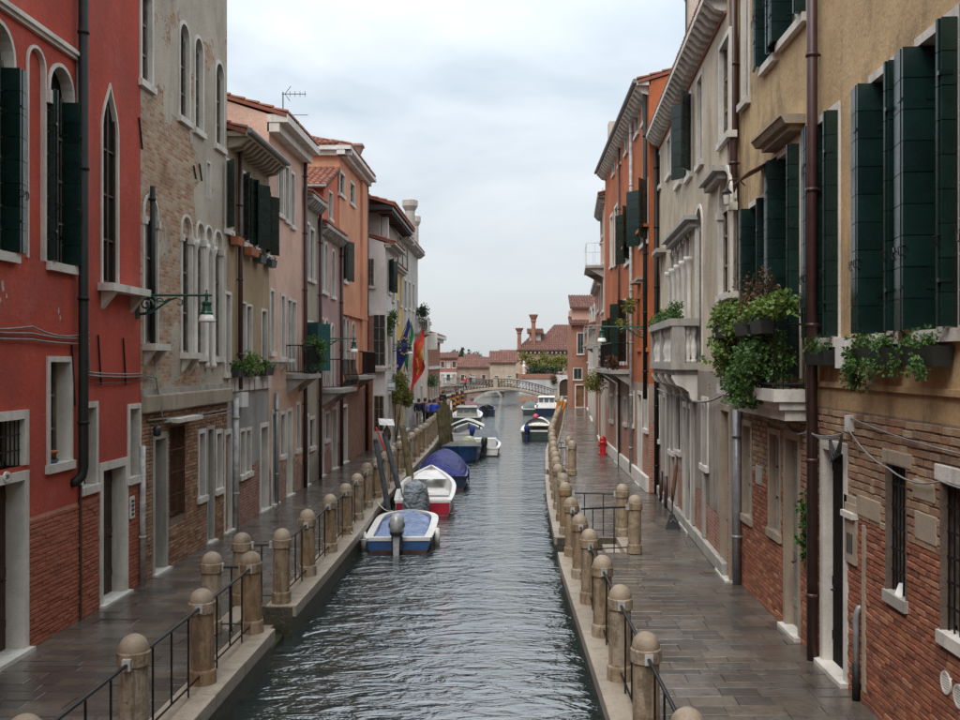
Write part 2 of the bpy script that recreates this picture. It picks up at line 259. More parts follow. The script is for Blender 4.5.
# ------------------------------------------------------------------ mesh helpers
ORG = {}
def V(*a): return Vector(a)
class MB:
    def __init__(s): s.v = []; s.f = []
    def add(s, vs, fs):
        o = len(s.v); s.v += [tuple(p) for p in vs]; s.f += [tuple(i+o for i in f) for f in fs]; return s
    def quad(s, a, b, c, d): return s.add([a, b, c, d], [(0, 1, 2, 3)])
    def poly(s, pts): return s.add(pts, [tuple(range(len(pts)))])
    def hexa(s, p):  # 8 corners: 4 bottom, 4 top
        return s.add(p, [(3, 2, 1, 0), (4, 5, 6, 7), (0, 1, 5, 4), (1, 2, 6, 5), (2, 3, 7, 6), (3, 0, 4, 7)])
    def box(s, x0, x1, y0, y1, z0, z1):
        return s.hexa([(x0, y0, z0), (x1, y0, z0), (x1, y1, z0), (x0, y1, z0), (x0, y0, z1), (x1, y0, z1), (x1, y1, z1), (x0, y1, z1)])
    def fbox(s, F, u0, u1, v0, v1, n0, n1):
        return s.hexa([F.P(u0, v0, n0), F.P(u1, v0, n0), F.P(u1, v0, n1), F.P(u0, v0, n1), F.P(u0, v1, n0), F.P(u1, v1, n0), F.P(u1, v1, n1), F.P(u0, v1, n1)])
    def tube(s, pts, r, seg=8, cap=True):
        pts = [Vector(p) for p in pts]; rs = r if isinstance(r, (list, tuple)) else [r]*len(pts); rings = []; up = None
        for i, p in enumerate(pts):
            d = (pts[min(i+1, len(pts)-1)] - pts[max(i-1, 0)]).normalized()
            if up is None: up = V(0, 0, 1) if abs(d.z) < .9 else V(1, 0, 0)
            a = d.cross(up).normalized(); b = a.cross(d).normalized(); up = b
            rings.append([p + (a*math.cos(2*math.pi*k/seg) + b*math.sin(2*math.pi*k/seg))*rs[i] for k in range(seg)])
        vs = [q for rg in rings for q in rg]; fs = []
        for i in range(len(pts)-1):
            for k in range(seg): fs.append((i*seg+k, i*seg+(k+1) % seg, (i+1)*seg+(k+1) % seg, (i+1)*seg+k))
        if cap: fs += [tuple(range(seg-1, -1, -1)), tuple((len(pts)-1)*seg+k for k in range(seg))]
        return s.add(vs, fs)
    def lathe(s, prof, c=(0, 0, 0), seg=16):
        vs = []; fs = []
        for (r, z) in prof: vs += [(c[0]+r*math.cos(2*math.pi*k/seg), c[1]+r*math.sin(2*math.pi*k/seg), c[2]+z) for k in range(seg)]
        for i in range(len(prof)-1):
            for k in range(seg): fs.append((i*seg+k, i*seg+(k+1) % seg, (i+1)*seg+(k+1) % seg, (i+1)*seg+k))
        fs += [tuple(range(seg-1, -1, -1)), tuple((len(prof)-1)*seg+k for k in range(seg))]
        return s.add(vs, fs)
    def build(s, name, m, parent=None, loc=None, smooth=False, bevel=0):
        o0 = ORG[parent.name] if parent else (Vector(loc) if loc is not None else V(0, 0, 0))
        me = bpy.data.meshes.new(name); me.from_pydata([(p[0]-o0.x, p[1]-o0.y, p[2]-o0.z) for p in s.v], [], s.f); me.update()
        if smooth: me.polygons.foreach_set('use_smooth', [True]*len(me.polygons))
        me.materials.append(MATS[m]); ob = bpy.data.objects.new(name, me); col.objects.link(ob)
        if parent: ob.parent = parent
        else: ob.location = o0
        if bevel:
            b = ob.modifiers.new('bevel', 'BEVEL'); b.width = bevel; b.segments = 2; b.limit_method = 'ANGLE'
        ORG[ob.name] = o0.copy(); return ob
def root(name, label, cat, loc, group=None):
    o = bpy.data.objects.new(name, None); col.objects.link(o); o.location = loc; o.empty_display_size = .2
    o['label'] = label; o['category'] = cat
    if group: o['group'] = group
    ORG[o.name] = Vector(loc); return o
def tag(o, label, cat, group=None):
    o['label'] = label; o['category'] = cat
    if group: o['group'] = group
    return o
def struct(o): o['kind'] = 'structure'; return o
def stuff(o): o['kind'] = 'stuff'; return o
def copy_tree(o, parent=None, loc=None):
    c = o.copy(); col.objects.link(c); c.parent = parent; ORG[c.name] = Vector(loc) if loc is not None else (ORG[parent.name] if parent else V(0,0,0))
    for k in ('label', 'category', 'group'):
        if parent and k in c: del c[k]
    for ch in o.children: copy_tree(ch, c)
    return c
class Frame:
    def __init__(s, ox, oy, dx, dy, nx, ny): s.o = V(ox, oy, 0); s.d = V(dx, dy, 0).normalized(); s.n = V(nx, ny, 0).normalized()
    def P(s, u, v, n=0): return s.o + s.d*u + s.n*n + V(0, 0, v)
    def u(s, px, n=0):
        k = (px-VX)/1000; o = s.o + s.n*n; return (k*o.y - o.x)/(s.d.x - k*s.d.y)
    def v(s, px, py, n=0):
        q = s.P(s.u(px, n), 0, n); return CAMZ + (HY-py)*q.y/1000
def at(px, py, d): return V((px-VX)*d/1000, d, CAMZ+(HY-py)*d/1000)
L = Frame(-7.1, 0, 0, 1, 1, 0); RT = Frame(4.3, 0, 0, 1, -1, 0)
CR = Frame(3.381, 0, .03843, .99926, -.99926, .03843)
FR = Frame(1.747, 0, .0533, .9986, -.9986, .0533)
# ------------------------------------------------------------------ openings, walls, houses
def op(F, xa, xb, yt, yb, **k):
    ua, ub = F.u(xa), F.u(xb); vt, vb = F.v(xa, yt), (F.v(xa, yb) if yb is not None else k.pop('vb', 0.0))
    return dict(u0=min(ua, ub), u1=max(ua, ub), v0=max(vb, 0.0), v1=vt, **k)
def outline(u0, u1, v0, v1, arch=None, e=0.0, seg=10):
    """from bottom-left up, over the head and down to bottom-right; e widens it"""
    w = u1-u0; c = (u0+u1)/2; u0 -= e; u1 += e
    if arch == 'round':
        r = w/2 + e; s = v1 - w/2
        return [(u0, v0)] + [(c - r*math.cos(math.pi*i/(2*seg//2)), s + r*math.sin(math.pi*i/(2*seg//2))) for i in range(seg+1)] + [(u1, v0)]
    if arch == 'ogee':
        h = w*1.15 + e*1.6; s = v1 - w*1.15; half = []
        for i in range(seg//2+1):
            t = i/(seg//2); x = (1-t)**1.0; 
            y = h*(math.sin(t*math.pi/2)*.62 + .38*t**4); xx = (w/2+e)*(1 - (t**1.6)) if t < 1 else 0
            half.append((xx, y))
        return [(u0, v0)] + [(c-x, s+y) for x, y in half] + [(c+x, s+y) for x, y in half[::-1][1:]] + [(u1, v0)]
    return [(u0, v0), (u0, v1+e), (u1, v1+e), (u1, v0)]
def ring(mb, F, a, b, n1, depth, base=0.0):
    for i in range(len(a)-1):
        (p, q), (P, Q) = (a[i], a[i+1]), (b[i], b[i+1])
        mb.quad(F.P(*p, n1), F.P(*q, n1), F.P(*Q, n1), F.P(*P, n1))
        mb.quad(F.P(*p, n1), F.P(*q, n1), F.P(*q, -depth), F.P(*p, -depth))
        mb.quad(F.P(*P, n1), F.P(*Q, n1), F.P(*Q, base-.02), F.P(*P, base-.02))
    for (p, P) in ((a[0], b[0]), (a[-1], b[-1])): mb.quad(F.P(*p, n1), F.P(*P, n1), F.P(*P, base-.02), F.P(*p, base-.02))
def wall_mesh(mb, F, u0, u1, v0, v1, ops, n=0.0):
    us = {u0, u1}; vs_ = {v0, v1}; hs = []
    for o in ops:
        a0, a1, b0, b1 = max(o['u0'], u0), min(o['u1'], u1), max(o['v0'], v0), min(o['v1'], v1)
        if a1 <= a0 or b1 <= b0: continue
        us |= {a0, a1}; vs_ |= {b0, b1}; hs.append((a0, a1, b0, b1))
        if o.get('arch') and o['v1'] <= v1:
            ol = outline(o['u0'], o['u1'], o['v0'], o['v1'], o['arch'])[1:-1]; m = len(ol)//2
            top = max(q[1] for q in ol)
            for i in range(m): mb.poly([F.P(o['u0'], top, n), F.P(*ol[i+1], n), F.P(*ol[i], n)])
            for i in range(m, len(ol)-1): mb.poly([F.P(o['u1'], top, n), F.P(*ol[i+1], n), F.P(*ol[i], n)])
    us = sorted(us); vs_ = sorted(vs_)
    for j in range(len(vs_)-1):
        run = None
        for i in range(len(us)-1):
            cu, cv = (us[i]+us[i+1])/2, (vs_[j]+vs_[j+1])/2
            hole = any(a0 < cu < a1 and b0 < cv < b1 for a0, a1, b0, b1 in hs)
            if not hole and us[i+1]-us[i] > 1e-5: mb.quad(F.P(us[i], vs_[j], n), F.P(us[i+1], vs_[j], n), F.P(us[i+1], vs_[j+1], n), F.P(us[i], vs_[j+1], n))
def shutter(F, rt, uh, n0, ang, w, v0, v1, near=False, m='shutter_green', t=.045, label=None):
    """one leaf: hinge at (uh, n0), swung by ang from straight out (0) towards +u (90)"""
    a = R_(ang); du, dn = math.sin(a), math.cos(a)
    def slab(mb, w0, w1, z0, z1, th):
        p = []
        for z in (z0, z1):
            for (q, s) in ((w0, -1), (w1, -1), (w1, 1), (w0, 1)):
                p.append(F.P(uh+du*q+dn*s*th/2, z, n0+dn*q-du*s*th/2))
        mb.hexa(p)
    nb = max(3, round((v1-v0)/.33)); h = (v1-v0)/nb
    lf = MB(); slab(lf, .01, w-.01, v0+.01, v1-.01, t*.5)
    if not near:
        for i in range(nb): slab(lf, 0, w, v0+i*h+.006, v0+(i+1)*h-.006, t)
        return lf.build('shutter', m, rt)
    for i in (1, nb-2): slab(lf, -.03, .10, v0+i*h+.1, v0+i*h+.14, t+.016)
    ob = lf.build('shutter', m, rt)
    hk = MB(); zc = v0+.85; q_ = lambda w_, z_, o_: F.P(uh+du*w_+dn*o_, z_, n0+dn*w_-du*o_)
    for o_ in (-t*.5-.012, t*.5+.012): hk.tube([q_(w-.05, zc, o_), q_(w-.02, zc+.05, o_), q_(w+.03, zc+.03, o_), q_(w+.025, zc-.05, o_), q_(w-.03, zc-.07, o_)], .007, 5)
    hk.build('catch', 'iron', ob)
    for i in range(nb):
        b = MB(); slab(b, 0, w, v0+i*h+.005, v0+(i+1)*h-.005, t); b.build('board', m, ob)
    return ob
def opening(F, rt, o, nbase=0.0):
    k = o.get('kind', 'win'); arch = o.get('arch'); ft = o.get('ft', .1); fm = o.get('fm', 'istrian'); dep = o.get('dep', .11 if o.get('kind', 'win') == 'win' else .16); pr = o.get('pr', .03)
    u0, u1, v0, v1 = o['u0'], o['u1'], o['v0'], o['v1']; cu = (u0+u1)/2
    a = outline(u0, u1, v0, v1, arch); b = outline(u0, u1, v0, v1, arch, ft if ft else .004)
    pm = o.get('pane', 'glass_window' if k == 'win' else 'wood_dark')
    if k == 'blind': dep = o.get('dep', .07)
    mb = MB(); mb.poly([F.P(*q, -dep) for q in a])
    if k == 'door':
        # planked leaf with raised rails
        nb = max(2, round((u1-u0)/.16)); w = (u1-u0)/nb
        for i in range(nb): mb.fbox(F, u0+i*w+.006, u0+(i+1)*w-.006, v0+.02, v1-.02, -dep+.001, -dep+.03)
        for zz in (v0+.35, v0+1.1, v1-.3): mb.fbox(F, u0+.02, u1-.02, zz, zz+.12, -dep+.03, -dep+.045)
        part = mb.build('door', pm, rt)
        h = MB(); h.tube([F.P(u1-.12, v0+1.05, -dep+.03), F.P(u1-.12, v0+1.05, -dep+.09), F.P(u1-.22, v0+1.05, -dep+.09)], .012, 6); h.build('handle', 'iron', part)
        if v0 < .3:
            s = MB(); s.fbox(F, u0-ft-.02, u1+ft+.02, v0-.12, v0+.04, -dep, .12); s.build('threshold', 'istrian', part)
    elif k == 'blind': part = mb.build('blind_window', pm, rt)
    else:
        part = mb.build('window', pm, rt)
        nv, nh = o.get('mull', (1, 2)); s = MB(); top = v1 - ((u1-u0)*.5 if arch else 0)
        for i in range(1, nv+1): q = u0+(u1-u0)*i/(nv+1); s.fbox(F, q-.025, q+.025, v0, top, -dep+.002, -dep+.035)
        for i in range(1, nh+1): q = v0+(top-v0)*i/(nh+1); s.fbox(F, u0, u1, q-.018, q+.018, -dep+.004, -dep+.03)
        s.fbox(F, u0, u0+.05, v0, top, -dep+.003, -dep+.045); s.fbox(F, u1-.05, u1, v0, top, -dep+.003, -dep+.045); s.fbox(F, u0, u1, v0, v0+.06, -dep+.003, -dep+.045)
        s.build('sash', o.get('sashm', 'wood_grey'), part)
    fr = MB(); ring(fr, F, a, b, nbase+pr, dep+.002, nbase); fr.build('frame', fm, part)
    if o.get('tymp'):
        tm = MB(); sp = v1-(u1-u0)/2-.12; ol = [q for q in a if q[1] >= sp]; tm.poly([F.P(u0, sp, -.05)] + [F.P(*q, -.05) for q in ol] + [F.P(u1, sp, -.05)])
        tm.build('tympanum', o['tymp'], part); 
        for (q0, q1) in ((u0-ft-.02, u0+.04), (u1-.04, u1+ft+.02)): c = MB(); c.fbox(F, q0, q1, sp-.12, sp+.03, -.1, .07); c.build('capital', fm, part)
    if o.get('sill') or (k == 'win' and v0 > .3 and o.get('sill', 1)):
        p = o.get('sill', .08); p = .08 if p is True or p == 1 else p; s = MB(); s.fbox(F, u0-ft-.04, u1+ft+.04, v0-.12, v0+.01, -dep, nbase+p)
        if p > .2:
            for q in (u0-ft+.06, u1+ft-.16): s.hexa([F.P(q, v0-.42, 0), F.P(q+.12, v0-.42, 0), F.P(q+.12, v0-.36, .05), F.P(q, v0-.36, .05), F.P(q, v0-.121, 0), F.P(q+.12, v0-.121, 0), F.P(q+.12, v0-.121, p-.05), F.P(q, v0-.121, p-.05)])
        s.build('sill', o.get('sillm', fm), part)
    if o.get('bars'):
        s = MB(); gn = o.get('barn', -.06); nb = o.get('nbars', max(3, round((u1-u0)/.13)))
        for i in range(nb+1): q = u0+.03+(u1-u0-.06)*i/nb; s.tube([F.P(q, v0, gn), F.P(q, v1, gn)], .011, 5)
        for i in range(1, o.get('hbars', 4)+1): q = v0+(v1-v0)*i/(o.get('hbars', 4)+1); s.fbox(F, u0, u1, q-.012, q+.012, gn-.008, gn+.008)
        s.build('grille', o['bars'], part)
    if o.get('panel'):
        s = MB(); hh = (v1-v0)
        for q0, q1 in ((.04, .32), (.36, .64), (.68, .96)): ring(s, F, outline(u0+.1, u1-.1, v0+hh*q0, v0+hh*q1), outline(u0+.1, u1-.1, v0+hh*q0, v0+hh*q1, None, .05), -dep+.03, dep-.002, -dep); s.fbox(F, u0+.06, u1-.06, v0+hh*q0-.05, v0+hh*q0, -dep, -dep+.03)
        s.build('panel_moulding', pm, part)
    sh = o.get('sh')
    if sh:
        nr = sh.get('near', False); m = sh.get('m', 'shutter_green'); w = sh.get('w', (u1-u0)/2)
        z0, z1 = sh.get('v0', v0+.02), sh.get('v1', v1-.01 if not arch else v1-(u1-u0)*.35)
        if sh.get('a') is not None: shutter(F, rt, u0+.03, .05, -sh['a'], w, z0, z1, nr, m)
        if sh.get('b') is not None: shutter(F, rt, u1-.03, .05, sh['b'], w, z0, z1, nr, m)
        if sh.get('closed'):
            shutter(F, rt, u0, -.03, 90, (u1-u0)/2-.004, z0, z1, nr, m); shutter(F, rt, u1, -.03, -90, (u1-u0)/2-.004, z0, z1, nr, m)
        if sh.get('bifold'):   # two panels on each side: the first stands out of the reveal, the second folds back away from it
            wp = sh['bifold']; n0 = sh.get('n0', -.14)
            for (uu, sg) in ((u0+.03, -1), (u1-.03, 1)):
                shutter(F, rt, uu, n0, sg*4, wp, z0, z1, nr, m)
                shutter(F, rt, uu+sg*(.05+wp*.07), n0+wp-.02, sg*(sh.get('fold', 100) if sg > 0 else 176), wp*sh.get('second', .9), z0, z1, nr, m)
    return part
UNITS = {}
def unit_mesh(key, m, F=None):
    """brick: 1 long, 1 high, front at n=1 scaled; paver: 1x1 slab"""
    if key in UNITS: return UNITS[key]
    me = bpy.data.meshes.new(key); i = .03
    if F is not None:
        d, n = F.d, F.n; pts = []
        for (e, nn) in ((0, -.3), (0, .55), (.02, 1.0)):
            ev = e*3.2
            for (a, b) in ((-.5+e, -.5+ev), (.5-e, -.5+ev), (.5-e, .5-ev), (-.5+e, .5-ev)): pts.append(tuple(d*a + n*nn*.02 + V(0, 0, b)))
    else:
        pts = [(a*q, b*q2, zz) for (q, q2, zz) in ((1, 1, -.05), (1, 1, -.005), (.985, .968, 0)) for (a, b) in ((-.5, -.5), (.5, -.5), (.5, .5), (-.5, .5))]
    fs = [(8, 9, 10, 11)]
    for k in (0, 4):
        for j in range(4): fs.append((k+j, k+(j+1) % 4, k+4+(j+1) % 4, k+4+j))
    me.from_pydata(pts, [], fs); me.update(); me.materials.append(MATS[m]); UNITS[key] = me; return me
def visible(p, mg=6):
    if p[1] < 2: return False
    x = VX+1000*p[0]/p[1]; y = HY+1000*(CAMZ-p[2])/p[1]; return -mg < x < 960+mg and -mg < y < 720+mg
def pieces(me, items, name, parent, nmax, m):
    """items: (location, scale3, tilt); the nearest nmax in view become objects, the rest one mesh"""
    vis = sorted([i for i in range(len(items)) if visible(items[i][0])], key=lambda i: items[i][0][1])[:nmax]; chosen = set(vis); o0 = ORG[parent.name]
    for i in vis:
        l, s, t = items[i]; ob = bpy.data.objects.new(name, me); col.objects.link(ob); ob.parent = parent; ob.location = Vector(l)-o0; ob.scale = s; ob.rotation_euler = t; ORG[ob.name] = o0
    rest = [items[i] for i in range(len(items)) if i not in chosen]
    if not rest: return
    bv = np.array([v.co[:] for v in me.vertices]); bf = [tuple(p.vertices) for p in me.polygons]; nv = len(bv)
    vs_ = np.concatenate([bv*np.array(s) + np.array(l[:]) + np.stack([0*bv[:, 0], 0*bv[:, 0], bv[:, 0]*s[0]*-t[1]+bv[:, 1]*s[1]*t[0]], 1) for l, s, t in rest]); fs = [tuple(k+i*nv for k in f) for i in range(len(rest)) for f in bf]
    mb = MB(); mb.v = [tuple(p) for p in vs_]; mb.f = fs; ob = mb.build(name+'_remainder', m, parent); stuff(ob); return ob
def bricks(F, parent, u0, u1, v0, v1, ops, key, m, bl=.25, bh=.062, jt=.012, nmax=300, n0=0.0, jitter=1.0):
    items = []; row = 0; v = v0
    while v + bh*.6 < v1:
        h = min(bh, v1-v-.004)
        blk = sorted((o['u0']-o.get('ft', .1)-.004, o['u1']+o.get('ft', .1)+.004) for o in ops if o['v0']-(.13 if o.get('kind', 'win') == 'win' else 0) < v+h and o['v1']+o.get('ft', .1)+.005 > v)
        free = []; c = u0
        for (a, b) in blk:
            if a > c: free.append((c, min(a, u1)))
            c = max(c, b)
        if c < u1: free.append((c, u1))
        off = (row % 2)*.5*(bl+jt) + rnd.uniform(-.03, .03)*jitter
        for (a, b) in free:
            u = u0 - bl + off
            while u < b:
                ln = bl*(1 if rnd.random() > .3 else .5); s, e = max(u, a+.003), min(u+ln, b-.003)
                if e-s > .035:
                    items.append((F.P((s+e)/2, v+h/2+rnd.uniform(-.003, .003)*jitter, n0), None, rnd.uniform(.55, 1.35), e-s, h*rnd.uniform(.93, 1.0)))
                u += ln+jt
        v += bh+jt; row += 1
    me = unit_mesh(key, m, F); ax = abs(F.d.y) > .5
    its = [(p, ((th, ln, hh) if ax else (ln, th, hh)), (0, 0, 0)) for p, _, th, ln, hh in items]
    pieces(me, its, 'brick', parent, nmax, m)
def tile_roof(F, rt, u0, u1, nf, nb_, zf, zb, m='roof_tile', pitch=.23, row=.42, name='roof', clip=None):
    """rows of half-round clay tiles, each tile its own raised island"""
    mb = MB(); ln = math.hypot(nb_-nf, zb-zf); rows = max(2, int(ln/row)); cols = max(2, int((u1-u0)/pitch)); pu = (u1-u0)/cols; seg = 4
    def pt(u, s, h): k = s/ln; return F.P(u, zf+(zb-zf)*k+h, nf+(nb_-nf)*k)
    ea, eb = (clip or (0, 0)); mb.quad(pt(u0, 0, -.02), pt(u1, 0, -.02), pt(u1-eb, ln, -.02), pt(u0+ea, ln, -.02))
    
    if not clip: mb.quad(pt(u0, 0, -.12), pt(u1, 0, -.12), pt(u1, ln, -.12), pt(u0, ln, -.12)); mb.quad(pt(u0, 0, -.12), pt(u0, 0, -.02), pt(u0, ln, -.02), pt(u0, ln, -.12))
    mb.quad(pt(u0, 0, -.12), pt(u1, 0, -.12), pt(u1, 0, -.02), pt(u0, 0, -.02))
    for r in range(rows):
        s0, s1 = ln*r/rows-.03, ln*(r+1)/rows
        for c in range(cols):
            uc = u0+(c+.5)*pu+rnd.uniform(-.01, .01)
            if uc < u0+ea*s1/ln or uc > u1-eb*s1/ln: continue
            j = rnd.uniform(-.008, .012); a = []; b = []
            for k in range(seg+1):
                an = math.pi*k/seg; a.append(pt(uc-math.cos(an)*pu*.46, s0, math.sin(an)*.085+.03+j)); b.append(pt(uc-math.cos(an)*pu*.38, s1, math.sin(an)*.065+j))
            mb.add(a+b, [(k, k+1, seg+2+k, seg+1+k) for k in range(seg)] + [tuple(range(seg+1))])
    return mb.build(name, m, rt)
def cornice(F, rt, u0, u1, z, proj=.35, m='istrian_dirty', dent=.0, h=.22, gut=None, name='cornice'):
    mb = MB(); 
    if dent: mb.fbox(F, u0, u1, z-.12, z, -.05, proj)
    else: mb.fbox(F, u0, u1, z-h, z-h*.45, -.05, proj*.55); mb.fbox(F, u0-.02, u1+.02, z-h*.45, z, -.05, proj)
    ob = mb.build(name, m, rt)
    if dent:
        n = max(2, int((u1-u0)/dent)); w = (u1-u0)/n
        for i in range(n):
            d = MB(); a = u0+i*w+w*.28; b = a+w*.44
            d.hexa([F.P(a, z-.40, -.01), F.P(b, z-.40, -.01), F.P(b, z-.34, proj*.5), F.P(a, z-.34, proj*.5), F.P(a, z-.121, -.01), F.P(b, z-.121, -.01), F.P(b, z-.121, proj*1.02), F.P(a, z-.121, proj*1.02)])
            d.build('corbel', m, ob)
    if gut:
        g = MB(); g.tube([F.P(u0, z+.02, proj+.06), F.P(u1, z+.02, proj+.06)], .075, 8); g.build('gutter', gut, ob)
    return ob
def house(name, label, F, u0, u1, H, zones, ops, depth=9.0, roof=True, cat='house', slope=.32, eave=.35, cm='istrian_dirty', dent=0, gut=None, nend=None, tiles=True, ch=.22):
    rt = root(name, label, cat, F.P((u0+u1)/2, 0, -depth/2))
    for (z0, z1, m, nm) in zones:
        mb = MB(); wall_mesh(mb, F, u0, u1, z0, z1, ops)
        for uu in (u0, u1): mb.quad(F.P(uu, z0, 0), F.P(uu, z1, 0), F.P(uu, z1, -depth), F.P(uu, z0, -depth))
        mb.quad(F.P(u0, z0, -depth), F.P(u0, z1, -depth), F.P(u1, z1, -depth), F.P(u1, z0, -depth)); mb.build(nm, m, rt)
    for o in ops: opening(F, rt, o)
    if roof:
        if eave: cornice(F, rt, u0, u1, H, eave, cm, dent, ch, gut)
        hm = depth/2; zr = H+hm*slope; zt = zones[-1][2]
        for uu in (u0, u1): g = MB(); g.poly([F.P(uu, H-.001, 0), F.P(uu, zr, -hm), F.P(uu, H-.001, -depth)]); g.build('gable', zt, rt)
        if tiles: tile_roof(F, rt, u0-.05, u1+.05, eave-.04, -hm, H+.08-slope*.1, zr+.08)
        else: m2 = MB(); m2.quad(F.P(u0, H+.03, eave), F.P(u1, H+.03, eave), F.P(u1, zr+.05, -hm), F.P(u0, zr+.05, -hm)); m2.build('roof', 'roof_tile', rt)
        m2 = MB(); m2.quad(F.P(u0, H+.03, -depth-.2), F.P(u1, H+.03, -depth-.2), F.P(u1, zr+.05, -hm), F.P(u0, zr+.05, -hm)); m2.build('rear_roof', 'roof_tile', rt)
    return rt
def pipe(F, rt, u, z0, z1, m='pipe_brown', r=.055, n=.09, name='drainpipe', foot=True):
    mb = MB(); mb.tube([F.P(u, z0, n), F.P(u, z1, n)], r, 10)
    z = z0+.9
    while z < z1: mb.tube([F.P(u, z-.025, n), F.P(u, z+.025, n)], r*1.22, 10); mb.fbox(F, u-.015, u+.015, z-.015, z+.015, 0, n); z += 1.9
    return mb.build(name, m, rt, smooth=True)
def cable(pts, m, rt, r=.012, sag=.05, name='cable', seg=10):
    mb = MB(); out = []
    for i in range(len(pts)-1):
        a, b = Vector(pts[i]), Vector(pts[i+1])
        for k in range(seg + (i == len(pts)-2)):
            t = k/seg; q = a.lerp(b, t); q.z -= sag*4*t*(1-t); out.append(q)
    mb.tube(out, r, 5); return mb.build(name, m, rt, smooth=True)
def foliage_mesh(blobs, n, size, seed=1, droop=.3):
    """blobs: (centre, radii); leaf-sized folded faces on many small clumps spread through each blob"""
    g = random.Random(seed); mb = MB(); tot = sum(b[1][0]*b[1][1]*b[1][2] for b in blobs)
    for c, r in blobs:
        k = max(6, int(n*(r[0]*r[1]*r[2])/tot)); ncl = max(3, k//22); cl = []
        for i in range(ncl):
            while True:
                p = V(g.uniform(-1, 1), g.uniform(-1, 1), g.uniform(-1, 1))
                if .25 < p.length < 1: break
            p = p*(.55+.45*g.random())/max(p.length, .6) if p.length > .5 else p
            cl.append((V(c[0]+p.x*r[0], c[1]+p.y*r[1], c[2]+p.z*r[2]), g.uniform(.14, .34)))
        for i in range(k):
            cc, cr = cl[i % ncl]; q = V(g.gauss(0, 1), g.gauss(0, 1), g.gauss(0, 1)); q = q.normalized()*(cr*min(r)*2.0*g.random()**.4); p = cc+q
            d = (q.normalized()+V(g.uniform(-.8, .8), g.uniform(-.8, .8), g.uniform(-.6, .6)-droop)).normalized(); s = size*g.uniform(.6, 1.3)
            a = d.cross(V(g.uniform(-1, 1), g.uniform(-1, 1), g.uniform(-1, 1))).normalized(); up = a.cross(d).normalized()
            mb.add([p, p+d*s*.5+a*s*.34+up*s*.1, p+d*s, p+d*s*.5-a*s*.34+up*s*.1], [(0, 1, 2), (0, 2, 3)])
    return mb
def plant(name, label, blobs, n, size, m, cat='plant', group=None, seed=1, stems=True, base=None, droop=.3):
    b0 = base or (blobs[0][0][0], blobs[0][0][1], blobs[0][0][2]-blobs[0][1][2]); rt = root(name, label, cat, b0, group)
    stuff(foliage_mesh(blobs, n, size, seed, droop).build('leaves', m, rt)); s = MB(); g = random.Random(seed+5)
    for c, r in blobs:
        for i in range(4):
            e = V(c[0]+g.uniform(-.5, .5)*r[0], c[1]+g.uniform(-.5, .5)*r[1], c[2]+g.uniform(-.3, .6)*r[2]); mid = Vector(b0).lerp(e, .5)+V(g.uniform(-.05, .05), g.uniform(-.05, .05), 0); s.tube([b0, mid, e], [.012, .009, .004], 5)
    s.build('stems', 'wood_dark', rt); return rt
# ------------------------------------------------------------------ the setting: water, land, quays, pavements
def interp(pts):
    def f(d):
        for (x0, d0), (x1, d1) in zip(pts, pts[1:]):
            if d <= d1: return x0+(x1-x0)*max(0, (d-d0))/(d1-d0)
        return pts[-1][0]
    return f
lq = interp([(-3.8, 4), (-3.8, 20), (-3.85, 24.4), (-4.0, 29), (-4.05, 35), (-4.1, 50), (-4.4, 62), (-5.2, 85), (-6.6, 112)])
rq = interp([(1.3, 4), (1.15, 11.7), (.97, 21), (1.0, 30), (1.12, 36), (1.5, 48), (2.6, 65), (4.6, 100), (5.4, 114)])
rwall = interp([(4.3, 4), (4.3, 47.8), (8.1, 120)])
mb = MB(); mb.quad((-900, -40, WATER), (900, -40, WATER), (900, 2500, WATER), (-900, 2500, WATER)); struct(mb.build('canal_water', 'water'))
mb = MB(); mb.box(-900, 900, 172, 2600, -3, .05); struct(mb.build('land', 'land'))
KW = .5
